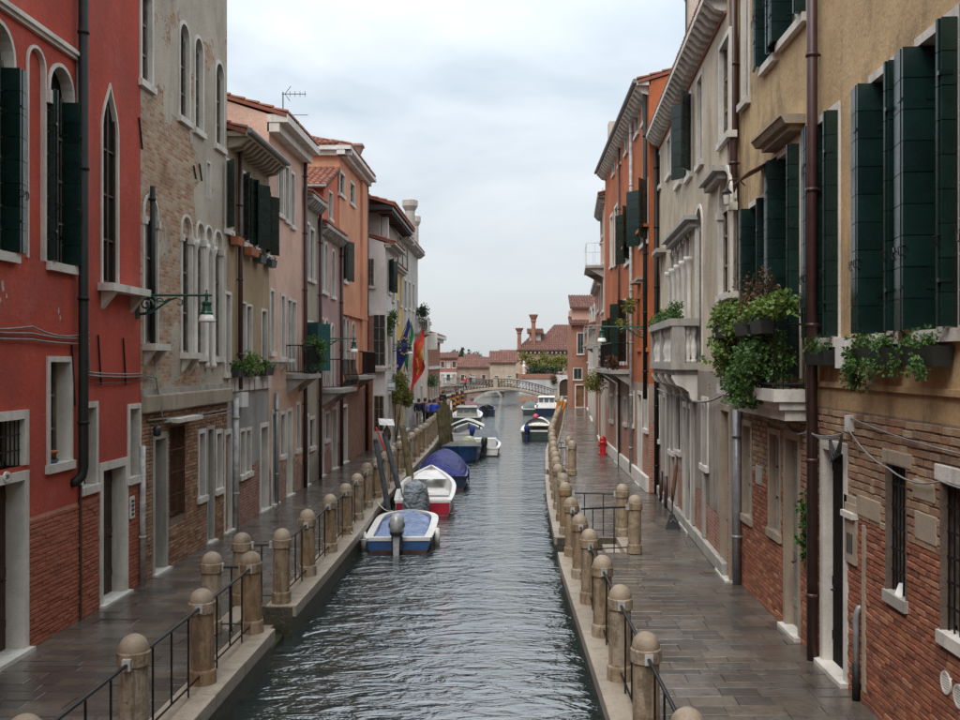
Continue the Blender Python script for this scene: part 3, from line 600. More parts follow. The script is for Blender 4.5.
def quay(name, side, edge, wall, d0, d1, notches, nmax):
    s = 1 if side == 'right' else -1          # +s points away from the canal
    def inner(d):
        for (a, b, X, *_) in notches:
            if a < d < b: return X
        return None
    ds = sorted(set([d0 + i*2.0 for i in range(int((d1-d0)/2)+1)] + [d1] + [q for n in notches for q in n[:2]]))
    bed = MB(); wl = MB()
    for a, b in zip(ds, ds[1:]):
        X = inner((a+b)/2); ea, eb = (X, X) if X is not None else (edge(a)+s*.03, edge(b)+s*.03)
        bed.quad((wall(a)+s*.3, a, -.02), (ea, a, -.02), (eb, b, -.02), (wall(b)+s*.3, b, -.02)); wl.quad((ea, a, -.02), (eb, b, -.02), (eb, b, -2), (ea, a, -2))
    for (a, b, X, *_) in notches:
        for q in (a, b): wl.quad((X, q, -.02), (edge(q)+s*.03, q, -.02), (edge(q)+s*.03, q, -2), (X, q, -2))
    p = struct(bed.build(name, 'paving_bed')); w = wl.build('quay_wall', 'quay_wall', p)
    # kerb stones
    d = d0
    while d < d1-.2:
        ln = rnd.uniform(1.1, 1.7); e = d+ln
        for (a, b, *_) in notches:
            if d < a < e: e = a
            if a <= d < b-.01: d = b; e = max(e, b+.9)
        g = .006; k = MB(); z = .012+rnd.uniform(-.003, .003); ov = .035
        k.hexa([(edge(d)-s*ov, d+g, -.19), (edge(d)+s*KW, d+g, -.19), (edge(e)+s*KW, e-g, -.19), (edge(e)-s*ov, e-g, -.19), (edge(d)-s*ov, d+g, z), (edge(d)+s*KW, d+g, z), (edge(e)+s*KW, e-g, z), (edge(e)-s*ov, e-g, z)])
        k.build('kerb_stone', 'kerb', p, bevel=.014); d = e
    for (a, b, X, *_) in notches:            # landing kerb and steps down to the water
        k = MB(); k.box(min(X-s*.025, X+s*.32), max(X-s*.025, X+s*.32), a+.01, b-.01, -.19, .010); k.build('kerb_stone', 'kerb', p, bevel=.014)
        dep = abs(X-edge(a)); st = 4
        for i in range(st):
            x0 = X - s*dep*i/st; x1 = X - s*dep*(i+1)/st; k = MB(); k.box(min(x0, x1), max(x0, x1), a+.005, b-.005, -1.5, -.16*(i+1)+.0); k.build('step', 'kerb' if i < 2 else 'quay_wall', p, bevel=.012)
    # paving stones
    items = []; d = d0
    while d < min(d1, 112):
        h = rnd.uniform(.22, .34) if d < 60 else .6
        for (na, nb, *_) in notches:
            for q in (na, nb):
                if d+.02 < q < d+h+.1: h = q-d
        X = inner(d+h/2); e = edge(d+h/2)+s*(KW+.006) if X is None else X+s*.328; w_ = wall(d)
        x = min(e, w_); hi = max(e, w_); x += .004
        first = True
        while x < hi-.02:
            ln = rnd.uniform(.36, .78)*(rnd.uniform(.3, 1) if first else 1); first = False; x2 = min(x+ln, hi)
            if hi-x2 < .2: x2 = hi
            items.append((V((x+x2)/2, d+h/2, rnd.uniform(-.005, .004)), (x2-x-.009, h-.009, 1), (rnd.uniform(-.02, .02), rnd.uniform(-.012, .012), 0))); x = x2
        d += h
    pieces(unit_mesh('paving_stone', 'paving'), items, 'paving_stone', p, nmax, 'paving')
    return p
NL = [(15.72, 17.2, -4.5)]; NR = [(22.05, 23.95, 2.45), (37.3, 39.2, 2.0)]
quay('left_pavement', 'left', lq, lambda d: -7.12, 5, 112, NL, 300)
quay('right_pavement', 'right', rq, lambda d: rwall(d)+.02, 5, 114, NR, 300)

# ------------------------------------------------------------------ houses on the left bank
IR = dict(bars='iron'); 
def z2(F, x, y): return F.v(x, y)
# --- red house
sh_ = dict(near=True)
red_ops = [
    dict(u0=13.3, u1=14.43, v0=2.71, v1=3.38, ft=.13, bars='iron', hbars=2, barn=-.05, sill=0, dep=.3, mull=(0, 0)),
    dict(u0=13.3, u1=14.43, v0=0.02, v1=2.5, ft=.13, kind='door', pane='wood_dark', dep=.28),
    op(L, 49, 69, 362, 465.6, ft=.09, dep=.24, mull=(1, 2), sill=.06),
    op(L, 82, 94.6, 408.5, 488, ft=.1, dep=.2),
    op(L, 102, 124, 471, None, kind='door', ft=.14, dep=.25, pane='wood_dark'),
    op(L, 129, 138.3, 409, 478, ft=.09, dep=.2),
    dict(u0=13.30, u1=14.12, v0=5.72, v1=8.86, arch='round', ft=.06, dep=.16, pane='interior_dark', sh=dict(near=True, bifold=.27, v1=8.35, second=.7), mull=(1, 3)),
    dict(u0=15.24, u1=16.02, v0=5.72, v1=8.80, arch='round', ft=.06, dep=.16, pane='interior_dark', sh=dict(near=True, bifold=.27, v1=8.35, second=.7), mull=(1, 3)),
    dict(u0=14.56, u1=15.06, v0=5.72, v1=8.84, arch='round', ft=.045, kind='blind', pane='red_plaster', dep=.05),
    dict(u0=17.18, u1=17.82, v0=5.55, v1=9.0, arch='ogee', ft=.055, dep=.06, pane='interior_dark', mull=(1, 3), sashm='wood_dark', sill=0),
    op(L, -60, -38, 362, 465.6, ft=.09, dep=.35, sill=.06),
    dict(u0=10.6, u1=11.4, v0=5.72, v1=8.86, arch='round', ft=.1, dep=.3)]
red = house('red_house', 'deep red plastered house with brick base and tall arched windows at the left edge', L, -24, 18.95, 14.2,  # unseen stretch of street wall behind the camera, added to block light there
            [(0, .95, 'mortar_dark', 'base_wall'), (.95, 1.92, 'mortar_pink', 'base_wall'), (1.92, 14.2, 'red_plaster', 'upper_wall')], red_ops, tiles=False)
bricks(L, red, 9, 18.95, 0, 1.9, red_ops, 'brick_redhouse', 'brick_redhouse', .24, .058, .012, 300)
m = MB(); 
for i, (n1, z0, z1) in enumerate(((.06, 9.06, 9.12), (.10, 9.12, 9.18), (.06, 9.18, 9.22))): m.fbox(L, 12.2, 16.28, z0, z1, -.02, n1)
m.fbox(L, 16.19, 16.27, 8.2, 9.06, -.02, .05); m.build('label_moulding', 'istrian', red)
m = MB(); m.fbox(L, 17.0, 18.75, 5.42, 5.55, -.02, .28)
for q in (17.15, 18.45): m.hexa([L.P(q, 5.12, 0), L.P(q+.16, 5.12, 0), L.P(q+.16, 5.2, .06), L.P(q, 5.2, .06), L.P(q, 5.419, 0), L.P(q+.16, 5.419, 0), L.P(q+.16, 5.419, .24), L.P(q, 5.419, .24)])
m.build('corbelled_sill', 'istrian', red)
for q in (15.15, 14.3): m = MB(); m.fbox(L, q-.07, q+.07, 8.12, 8.32, -.02, .09); m.build('capital', 'istrian', red)
m = MB(); ux = L.u(83.5, .13); m.tube([L.P(ux, 14, .13), L.P(ux, 2.5, .13), L.P(ux-.02, 2.36, .11), L.P(ux-.1, 2.27, .05), L.P(ux-.12, 2.26, -.02)], .078, 12)
for zz in (3.2, 5.2, 7.3, 9.5, 11.5): m.tube([L.P(ux, zz, .13), L.P(ux, zz+.05, .13)], .092, 12)
m.build('drainpipe', 'pipe_black', red, smooth=True)
m = MB(); m.tube([L.P(L.u(78.5), 2.2, .03), L.P(L.u(78.5), 0, .03)], .028, 6); m.build('conduit', 'pipe_brown', red)
for zz, dz in ((4.62, .03), (4.53, .02), (4.72, .10)): cable([L.P(11, zz+.02, .04), L.P(14.6, zz, .05), L.P(16.5, zz-.03, .07)], 'cable_grey', red, .014, dz)
for zz in (3.98, 3.93): cable([L.P(16.5, zz+.05, .06), L.P(18.9, zz, .05)], 'cable_grey', red, .016, .02)
cable([L.P(16.5, 4.5, .05), L.P(16.6, 4.0, .05)], 'cable_grey', red, .014, 0); cable([L.P(16.2, 3.92, .04), L.P(18.9, 3.88, .04)], 'cable_black', red, .009, .08)
for xx, y0, y1 in ((71.5, 345, 406), (98, 335, 385), (123, 338, 385)): m = MB(); u_ = L.u(xx); m.tube([L.P(u_-.06, L.v(xx, y0), .03), L.P(u_+.06, L.v(xx, y1), .03)], .018, 5); m.build('tie_bar', 'iron', red)
for (uq, vq, ru, rv) in ((16.6, 4.28, .09, .42), (16.55, 3.95, .07, .2), (15.55, 5.0, .04, .08), (15.6, 4.9, .03, .05), (13.85, 5.25, .05, .1), (13.75, 5.05, .08, .06), (13.95, 5.12, .03, .05)):
    m = MB(); ks = [rnd.uniform(.45, 1.1) for _ in range(22)]; m.poly([L.P(uq+ru*ks[i]*math.cos(i*math.pi/11), vq+rv*(.4*ks[i]+.6*ks[i-1])*math.sin(i*math.pi/11), .005) for i in range(22)]); m.build('bare_plaster_patch', 'red_flake', red)
pl_ = MB(); c_ = L.P(13.9, 2.6, .0)
pts = [(13.9+.085*math.cos(i*math.pi/10), 2.605+.075*math.sin(i*math.pi/10)) for i in range(20)]
pl_.poly([L.P(a, b, .05) for a, b in pts])
for i in range(20): a, b = pts[i], pts[(i+1) % 20]; pl_.quad(L.P(*a, .05), L.P(*b, .05), L.P(*b, .02), L.P(*a, .02))
num = pl_.build('number_plate', 'plastic_white', red)
def text(body, size, loc, rot, m, parent, name='lettering', ext=.002):
    cu = bpy.data.curves.new(name, 'FONT'); cu.body = body; cu.size = size; cu.extrude = ext; cu.align_x = 'CENTER'; cu.align_y = 'CENTER'; cu.materials.append(MATS[m])
    tmp = bpy.data.objects.new(name, cu); col.objects.link(tmp); bpy.context.view_layer.update(); me = bpy.data.meshes.new_from_object(tmp); bpy.data.objects.remove(tmp); o = bpy.data.objects.new(name, me); col.objects.link(o); o.rotation_euler = rot; o.parent = parent; o.location = Vector(loc)-ORG[parent.name]; return o
text('281', .085, L.P(13.9, 2.605, .053), (R_(90), 0, R_(90)), 'ink', num)
m = MB(); q0 = L.u(128.5); m.fbox(L, q0, q0+.2, L.v(128.5, 519), L.v(128.5, 497), -.01, .04); ic = m.build('intercom', 'plastic_white', red)
for i in range(4): m = MB(); m.fbox(L, q0+.05, q0+.15, L.v(128.5, 516)+i*.08, L.v(128.5, 516)+.045+i*.08, .04, .052); m.build('call_button', 'ink', ic)
# flowerpot on the sill
pz = red_ops[2]['v0']+.01; pu = red_ops[2]['u0']+.25
rt = root('flower_pot', 'small terracotta flower pot in a blue saucer on the red house window sill', 'flower pot', L.P(pu, pz, -.1))
m = MB(); m.lathe([(.07, .05), (.10, .16), (.115, .16), (.115, .20), (.09, .2), (.08, .17)], L.P(pu, pz, -.1), 14); m.build('pot', 'terracotta', rt, smooth=True)
m = MB(); m.lathe([(.1, 0), (.13, .06), (.12, .06), (.09, .02)], L.P(pu, pz, -.1), 14); m.build('saucer', 'blue_pot', rt, smooth=True)

# --- gothic house, bare brick below
TY = 'grey_beige'
got_ops = [
    op(L, 154, 164.6, 440, None, kind='door', ft=.13, dep=.28, pane='door_grey', fm='istrian_dirty'),
    op(L, 168.5, 183.6, 428, 519, ft=0, fm='mortar_red', dep=.16, bars='iron_rust', barn=.02, nbars=9, hbars=3, sill=0, pane='wood_dark', mull=(0, 0)),
    op(L, 198.6, 204, 434, 498, ft=.1, dep=.2), op(L, 207.2, 212.2, 430, None, kind='door', ft=.1, dep=.2, pane='door_grey', fm='istrian_dirty'), op(L, 216, 220.6, 434, 490, ft=.1, dep=.2),
    op(L, 144, 156.5, 194, 344, arch='round', tymp=TY, ft=.06, sill=.26),
    op(L, 181.5, 191, 215, 353, arch='round', tymp=TY, ft=.06, sill=.24), op(L, 196.5, 203.5, 222, 356, arch='round', tymp=TY, ft=.06), op(L, 205.5, 211.5, 226, 356, arch='round', tymp=TY, ft=.06, pane='grey_beige', kind='blind'),
    op(L, 214, 221.5, 230, 357, arch='round', tymp=TY, ft=.06),
    op(L, 141, 151, -12, 80, ft=.09), op(L, 179.5, 188.5, 20, 116, arch='round', ft=.08, pane='interior_dark'), op(L, 194.5, 202, 35, 128, arch='round', ft=.08, pane='interior_dark'), op(L, 215.5, 223, 60, 144, arch='round', ft=.08, pane='interior_dark'),
    op(L, 206, 209.5, 162, 198, ft=.04, kind='blind', pane='white_pl', sill=0)]
got = house('gothic_house', 'weathered grey house with bare brick patches and round-headed windows beside the red house', L, 18.96, 24.65, 14.0,
            [(0, 3.2, 'mortar_tan', 'base_wall'), (3.2, 14.0, 'grey_beige', 'upper_wall')], got_ops, tiles=False)
bricks(L, got, 18.98, 24.63, 0, 3.19, got_ops, 'brick_gothic', 'brick_gothic', .25, .06, .014, 300)
m = MB(); m.fbox(L, 18.97, 24.72, 3.22, 3.56, -.02, .13); m.build('stone_band', 'concrete_old', got, bevel=.03)
m = MB(); m.fbox(L, 18.97, 24.66, 3.561, 3.68, -.02, .05); m.build('stone_band', 'istrian_dirty', got)
m = MB(); m.fbox(L, 20.2, 21.75, 2.97, 3.05, -.02, .32); m.build('door_canopy', 'istrian', got)
pipe(L, got, L.u(142.5, .08), 0, 2.62, 'pipe_grey', .055, .08)
for xx, y0, y1 in ((138.5, 118, 148), (193, 166, 178), (199, 164, 180)): m = MB(); u_ = L.u(xx); m.tube([L.P(u_-.05, L.v(xx, y0), .03), L.P(u_+.12, L.v(xx, y1), .03)], .02, 5); m.build('tie_bar', 'iron', got)
cable([L.P(19, 3.95, .06), L.P(19.6, 3.9, .06), L.P(19.75, 3.0, .16), L.P(24.5, 2.98, .16)], 'cable_grey', got, .016, .01)
cable([L.P(19.2, 3.08, .05), L.P(24.6, 3.05, .05)], 'cable_grey', got, .022, .03)
m = MB(); m.lathe([(.04, 0), (.075, .03), (.085, .16), (.05, .2), (.02, .22)], L.P(19.45, 2.75, .14), 10); m.tube([L.P(19.45, 2.95, .14), L.P(19.45, 2.97, 0)], .015, 5); m.build('wall_light', 'motor_black', got, smooth=True)
pipe(L, got, 19.35, 4.55, 7.6, 'pipe_black', .05, .09)
for q in (22.12, 22.92, 23.45): m = MB(); zb = 3.7; m.lathe([(.09, 0), (.09, .1), (.065, .14), (.06, 2.6), (.1, 2.75), (.1, 2.85)], L.P(q, zb+.35, .02), 10); m.build('column', 'istrian', got, smooth=True)

# --- ochre house
och_ops = [op(L, 224.5, 229.8, 294, 373, ft=.08, pane='glass_window'), op(L, 240.5, 245, 303, 375, ft=.06, pane='curtain'), op(L, 246.5, 251, 306, 375, ft=.06, pane='curtain'), op(L, 261.5, 266, 311, 376, ft=.08, pane='curtain'),
           op(L, 225.5, 231, 160, 229, ft=.07, sh=dict(a=50, w=.34)), op(L, 242.5, 249, 173, 242, ft=.07, sh=dict(a=55, b=70, w=.34)), op(L, 253, 257.5, 181, 247, ft=.07, sh=dict(a=60, b=50, w=.36)), op(L, 265, 269.5, 193, 254, ft=.07, sh=dict(a=60, b=60, w=.32)),
           op(L, 224.5, 230, 435, None, kind='door', ft=.12, dep=.25, pane='wood_grey'), op(L, 240, 244, 432, 476, ft=.08, pane='curtain'), op(L, 246, 250, 431, 473, ft=.08, pane='curtain'), op(L, 260.5, 267, 428, None, kind='door', ft=.13, dep=.25, pane='door_grey')]
och = house('ochre_house', 'low ochre house with dark green shutters, corbelled eaves and a grey ground floor', L, 24.66, 28.85, 9.9,
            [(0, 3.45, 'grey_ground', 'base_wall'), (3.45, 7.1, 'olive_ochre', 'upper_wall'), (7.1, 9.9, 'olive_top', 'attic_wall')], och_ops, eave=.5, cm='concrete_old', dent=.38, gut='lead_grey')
m = MB()
for i in range(9): m.fbox(L, 24.7+i*.46, 25.12+i*.46, 3.46, 3.80, -.02, .05+.02*(i % 3))
m.build('stone_band', 'istrian', och); pipe(L, och, 25.5, 3.5, 9.7, 'pipe_brown', .06, .1); pipe(L, och, L.u(236, .09), 0, 3.3, 'pipe_grey', .07, .09)
m = MB(); m.fbox(L, 25.35, 25.95, 3.05, 3.42, 0, .18); m.build('meter_box', 'plastic_white', och)
# --- pink house
pk_ops = [op(L, 278.3, 282.3, 158, 213, ft=.1), op(L, 284.8, 288.2, 166, 219, ft=.1), op(L, 290.8, 294, 173, 225, ft=.1), op(L, 270.2, 273.3, 291, 352, ft=.1), op(L, 281, 284, 296, 357, ft=.1), op(L, 287.5, 291, 300, None, vb=3.9, ft=.09, pane='curtain', sill=0), op(L, 292, 295.3, 302, None, vb=3.9, ft=.09, pane='curtain', sill=0),
          op(L, 272, 276, 414, None, kind='door', ft=.12, pane='door_grey'), op(L, 280.5, 284.5, 415, 456, ft=.1, pane='curtain'), op(L, 287, 291, 412, None, kind='door', ft=.12, pane='white_pl'), op(L, 296, 299, 405, 450, ft=.1, pane='shutter_dark')]
pk = house('pink_house', 'pale pink house with a deep curved cornice and a row of small attic windows', L, 28.86, 33.55, 11.35, [(0, 3.4, 'pink_ground', 'base_wall'), (3.4, 11.35, 'pink', 'upper_wall')], pk_ops, eave=.55, cm='istrian', ch=.5)
pipe(L, pk, 33.4, 0, 11, 'pipe_brown', .07, .1); pipe(L, pk, L.u(276.8, .08), 0, 3.3, 'pipe_steel', .06, .08)
for q in (29.0, 30.1): m = MB(); m.fbox(L, q, q+.85, 4.2, 4.3, -.02, .3); m.hexa([L.P(q+.1, 3.95, 0), L.P(q+.25, 3.95, 0), L.P(q+.25, 3.98, .05), L.P(q+.1, 3.98, .05), L.P(q+.1, 4.199, 0), L.P(q+.25, 4.199, 0), L.P(q+.25, 4.199, .25), L.P(q+.1, 4.199, .25)]); m.build('corbelled_sill', 'istrian', pk)
def balcony(F, rt, u0, u1, z, proj, rail_h, m='iron', bellied=False, slabm='istrian_dirty', step=.12, legs=True):
    s = MB(); s.fbox(F, u0, u1, z-.14, z, -.02, proj); 
    for q in (u0+.1, u1-.28): s.hexa([F.P(q, z-.62, 0), F.P(q+.18, z-.62, 0), F.P(q+.18, z-.55, .1), F.P(q, z-.55, .1), F.P(q, z-.141, 0), F.P(q+.18, z-.141, 0), F.P(q+.18, z-.141, proj-.08), F.P(q, z-.141, proj-.08)])
    bo = s.build('balcony', slabm, rt); r = MB(); a = u0+.04; b = u1-.04; p = proj-.05
    r.tube([F.P(a, z+rail_h, 0), F.P(a, z+rail_h, p), F.P(b, z+rail_h, p), F.P(b, z+rail_h, 0)], .02, 6); r.tube([F.P(a, z+.08, 0), F.P(a, z+.08, p), F.P(b, z+.08, p), F.P(b, z+.08, 0)], .014, 6)
    def bar(u, n, du, dn):
        if bellied: r.tube([F.P(u, z+.08, n), F.P(u+du*.12, z+rail_h*.3, n+dn*.12), F.P(u+du*.1, z+rail_h*.45, n+dn*.1), F.P(u, z+rail_h*.7, n), F.P(u, z+rail_h, n)], .009, 4)
        else: r.tube([F.P(u, z+.08, n), F.P(u, z+rail_h, n)], .009, 4)
    k = int((b-a)/step)
    for i in range(k+1): bar(a+(b-a)*i/k, p, 0, 1)
    k = int(p/step)
    for i in range(k): bar(a, p*i/max(1, k), -1, 0); bar(b, p*i/max(1, k), 1, 0)
    r.build('railing', m, bo); return bo
balcony(L, pk, 31.0, 33.1, 3.82, .68, .9)
# --- narrow olive grey house
og_ops = [op(L, 305.3, 309, 223, 277, ft=.1), op(L, 310, 313.8, 229, 279, ft=.1), op(L, 306, 312.5, 322, 372, ft=.08, sh=dict(a=40, b=30, w=.6, m='shutter_teal')), op(L, 303.5, 307.5, 418, None, kind='door', ft=.12, pane='door_grey'), op(L, 309.5, 314, 420, 448, ft=.1, pane='interior_dark')]
og = house('olive_grey_house', 'narrow olive grey house with teal shutters between the pink and mauve houses', L, 33.56, 36.1, 9.85, [(0, 9.85, 'olive_grey', 'wall')], og_ops, eave=.35, dent=.35)
pipe(L, og, 36.0, 0, 9.6, 'pipe_brown', .06, .1)
# --- mauve house
mv_ops = [op(L, 320.5, 323.3, 238, 290, arch='round', ft=.1), op(L, 324.5, 327, 243, 292, arch='round', ft=.1), op(L, 331.5, 334.5, 250, 296, arch='round', ft=.1), op(L, 320.8, 323.4, 319, None, vb=3.25, arch='round', ft=.1, pane='curtain', sill=0), op(L, 325, 327.6, 320, None, vb=3.25, arch='round', ft=.1, pane='interior_dark', sill=0), op(L, 331, 333.6, 325, None, vb=3.25, arch='round', ft=.1, pane='curtain', sill=0),
          op(L, 319.5, 323, 412, None, kind='door', ft=.12, pane='white_pl'), op(L, 325.5, 329, 414, 440, ft=.1), op(L, 332, 336, 410, None, kind='door', ft=.12, pane='door_grey')]
mv = house('mauve_house', 'mauve house with arched windows and a bellied iron balcony', L, 36.11, 40.5, 9.2, [(0, 9.2, 'mauve', 'wall')], mv_ops, eave=.35, dent=.35)
balcony(L, mv, 36.6, 39.9, 3.2, .8, 1.1, bellied=True, step=.14); pipe(L, mv, 40.4, 0, 9, 'pipe_brown', .07, .1)
# red roof-top house behind the two low houses
dr = root('rooftop_house', 'red rooftop storey with curved clay tiles rising between the mauve and orange houses', 'house', (-8.6, 39, 9))
D4 = Frame(0, 37.4, 1, 0, 0, -1); DS = Frame(-7.16, 0, 0, 1, 1, 0)
m = MB(); m.quad((-10.2, 37.4, 9), (-7.16, 37.4, 9), (-7.16, 37.4, 10.75), (-10.2, 37.4, 10.75)); dops = [dict(u0=38.4, u1=39.1, v0=9.75, v1=10.75, ft=.07)]; wall_mesh(m, DS, 37.4, 40.45, 9, 10.75, dops); m.poly([DS.P(37.4, 10.75), DS.P(40.45, 10.75), DS.P(40.45, 11.95)]); m.build('wall', 'dormer_red', dr)
for o in dops: opening(DS, dr, o)
tile_roof(D4, dr, -10.4, -7.02, .3, -3.0, 10.75, 12.05, row=.36); m = MB(); m.tube([(-10.4, 37.05, 10.72), (-7.0, 37.05, 10.72)], .06, 8); m.build('gutter', 'lead_grey', dr)
# --- orange house
on_ops = [op(L, 339.8, 344, 172, 193, ft=.12), op(L, 350, 354, 182, 202, ft=.12), op(L, 342.5, 346.5, 238, 280, ft=.1, sh=dict(a=70, b=70, w=.55)), op(L, 342.6, 345, 318, None, vb=3.7, arch='round', ft=.12, sill=0), op(L, 346, 348.4, 319, None, vb=3.7, arch='round', ft=.12, sill=0), op(L, 351.8, 354.3, 323, None, vb=3.7, arch='round', ft=.12, sill=0),
          op(L, 342, 346.5, 408, None, kind='door', ft=.12, pane='door_grey')]
on = house('orange_house', 'tall apricot orange house with white cornice and bare brick ground floor', L, 40.51, 47.6, 12.9, [(0, 3.3, 'orange_br', 'base_wall'), (3.3, 12.9, 'orange_pl', 'upper_wall')], on_ops, eave=.5, cm='white_pl', ch=.35, roof=False)
cornice(L, on, 40.1, 47.6, 12.9, .5, 'white_pl', 0, .35); cornice(Frame(0, 40.5, 1, 0, 0, -1), on, -15.6, -6.6, 12.9, .35, 'white_pl', 0, .35, name='side_cornice')
tile_roof(L, on, 40.15, 47.65, .45, -4.5, 12.98, 14.5, clip=(3.4, 0)); tile_roof(Frame(0, 40.5, 1, 0, 0, -1), on, -16, -6.65, .3, -3.2, 12.98, 14.5, clip=(4.0, 4.9), name='hip_roof')
balcony(L, on, 41.9, 45.8, 3.6, .75, 1.05); pipe(L, on, 47.4, 0, 12.6, 'pipe_brown', .07, .1)
m = MB(); m.fbox(L, 45.9, 47.6, 3.3, 12.5, 0, .12); m.build('pilaster', 'orange_pl', on)
m = MB(); m.fbox(L, 40.6, 47.6, 6.15, 6.3, -.02, .14); m.build('string_course', 'orange_pl', on)
def chimney(rt, x, y, z0, z1, w, m, flare=True, name='chimney'):
    s = MB(); s.box(x-w/2, x+w/2, y-w/2, y+w/2, z0, z1)
    if flare:
        a, b = w/2, w*.85; zf = z1+w*1.0
        s.hexa([(x-a, y-a, z1), (x+a, y-a, z1), (x+a, y+a, z1), (x-a, y+a, z1), (x-b, y-b, zf), (x+b, y-b, zf), (x+b, y+b, zf), (x-b, y+b, zf)]); s.box(x-b-.04, x+b+.04, y-b-.04, y+b+.04, zf, zf+.1)
    return s.build(name, m, rt)
chimney(on, (356-VX)*.0449, 44.9, 12.9, 13.5, .35, 'row_brick')
# --- white house with a deep dark eave, standing out from the row
WF = Frame(-6.2, 0, 0, 1, 1, 0); SF = Frame(0, 47.7, 1, 0, 0, -1)      # SF: the side wall that faces the camera
wh_ops = [op(WF, 388.5, 390.5, 259, 292, ft=.08, sh=dict(a=60, b=60, w=.5)), op(WF, 392, 394, 268, 300, ft=.08, sh=dict(closed=True)), op(WF, 388, 390.5, 318, 365, ft=.1, pane='shutter_dark'), op(WF, 392, 394.4, 322, 362, ft=.1, pane='shutter_dark'), op(WF, 388, 390.5, 395, None, kind='door', ft=.1, pane='wood_dark'), op(WF, 392.5, 395, 392, None, kind='door', ft=.1, pane='pole_orange')]
wh = house('white_house', 'white house with dark green shutters stepping out past the orange house', WF, 47.75, 52.2, 9.9, [(0, 9.9, 'white_pl', 'wall')], wh_ops, eave=.5, cm='istrian_dirty', depth=7)
for (x0, x1, y0, y1, m_) in ((367.5, 374, 259, 286, 'shutter_dark'), (373, 385.5, 315, 366, 'shutter_dark'), (374, 384, 396, 448, 'wood_dark')):
    opening(SF, wh, dict(u0=(x0-VX)*.0477, u1=(x1-VX)*.0477, v0=CAMZ+(HY-y1)*.0477, v1=CAMZ+(HY-y0)*.0477, ft=.07, dep=-.012, pane=m_, pr=.05, mull=(1, 3), sill=.07))
m = MB(); m.box(-7.08, -6.78, 47.5, 47.745, 0, 6.4); m.build('brick_pier', 'brick_far', wh); m = MB(); m.box(-7.1, -6.1, 47.45, 47.74, 3.75, 3.92); m.build('ledge', 'istrian_dirty', wh); m = MB(); m.box(-7.05, -6.15, 47.6, 47.745, 0, .9); m.build('plinth', 'white_pl', wh)
lo = root('overhanging_roof_house', 'grey upper storey under a wide dark overhanging tiled eave', 'house', (-9.5, 53, 0))
m = MB(); m.box(-12.5, -6.65, 49.2, 57.5, 9.0, 11.9); m.build('wall', 'grey_far', lo)
LF = Frame(-6.65, 0, 0, 1, 1, 0)
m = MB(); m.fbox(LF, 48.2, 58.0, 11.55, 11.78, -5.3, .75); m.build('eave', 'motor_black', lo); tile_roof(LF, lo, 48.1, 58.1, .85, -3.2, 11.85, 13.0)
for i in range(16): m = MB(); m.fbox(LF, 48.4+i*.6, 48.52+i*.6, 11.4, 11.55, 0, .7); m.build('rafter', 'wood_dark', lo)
m = MB(); m.box(-6.6, -6.3, 49.6, 49.95, 9.0, 11.4); m.build('chimney', 'white_pl', lo)
# --- yellow house, grey house, brick house
YF = Frame(-6.5, 0, 0, 1, 1, 0); GFf = Frame(-6.75, 0, 0, 1, 1, 0)
ye = house('yellow_house', 'narrow yellow house with a rooftop terrace frame', YF, 52.25, 58.1, 9.4, [(0, 9.4, 'yellow_far', 'wall')], [op(YF, 397, 398.5, 300, 322, ft=.08, pane='shutter_dark'), op(YF, 399.6, 401.2, 275, 305, ft=.08, pane='shutter_dark'), op(YF, 397, 399, 340, 365, ft=.08, pane='shutter_dark'), op(YF, 397, 400, 390, None, kind='door', pane='pole_orange')], eave=.3)
m = MB()
for q in (53, 55.2, 57.6):
    m.tube([YF.P(q, 9.4, -.2), YF.P(q, 11.6, -.2)], .05, 5); m.tube([YF.P(q, 9.4, .3), YF.P(q, 11.0, .3), YF.P(q, 11.6, -.2)], .04, 5)
for zz in (10.2, 11.0): m.tube([YF.P(53, zz, .3), YF.P(57.6, zz, .3)], .03, 5)
m.build('terrace_frame', 'wood_grey', ye)
gr_ops = [op(GFf, 404.2, 406, 280, 308, ft=.12, pane='shutter_dark'), op(GFf, 408.5, 410, 282, 308, ft=.12, pane='shutter_dark'), op(GFf, 412.5, 414, 284, 310, ft=.12, pane='shutter_dark'), op(GFf, 404.2, 406, 335, 358, ft=.12, pane='curtain'), op(GFf, 409, 411, 336, 358, ft=.12), op(GFf, 405, 408, 388, None, kind='door', pane='door_grey'), op(GFf, 411, 414, 384, 402, ft=.12)]
gr = house('grey_house', 'pale grey corner house with a tall round-topped chimney', GFf, 58.2, 69.5, 11.7, [(0, 11.7, 'grey_far', 'wall')], gr_ops, eave=.5, dent=.6, cm='istrian_dirty')
for (xx, dd, w, z1) in ((410, 62, .62, 14.3), (414.8, 66, .5, 13.9)):
    m = MB(); X = (xx-VX)*dd/1000; h_ = z1-11.4; m.lathe([(w/2, 0), (w/2, h_-.75), (w*.78, h_-.45), (w*.78, h_-.1), (w*.7, h_-.05), (w*.2, h_+.1)], (X, dd, 11.4), 12); m.build('chimney', 'grey_far', gr)
balcony(GFf, gr, 67.2, 69.4, 6.2, .9, 1.0, 'istrian')
lk = house('white_passage_house', 'pale low house between the grey house and the brick corner house', Frame(-6.9, 0, 0, 1, 1, 0), 69.6, 79.4, 7.2, [(0, 7.2, 'pale_far', 'wall')], [dict(u0=71.4, u1=72.6, v0=4.2, v1=6, ft=.1), dict(u0=75.2, u1=76.2, v0=4.2, v1=6, ft=.1), dict(u0=73, u1=74.2, v0=.02, v1=2.4, kind='door', pane='door_grey')], eave=.3)
BF = Frame(-6.9, 0, 0, 1, 1, 0)
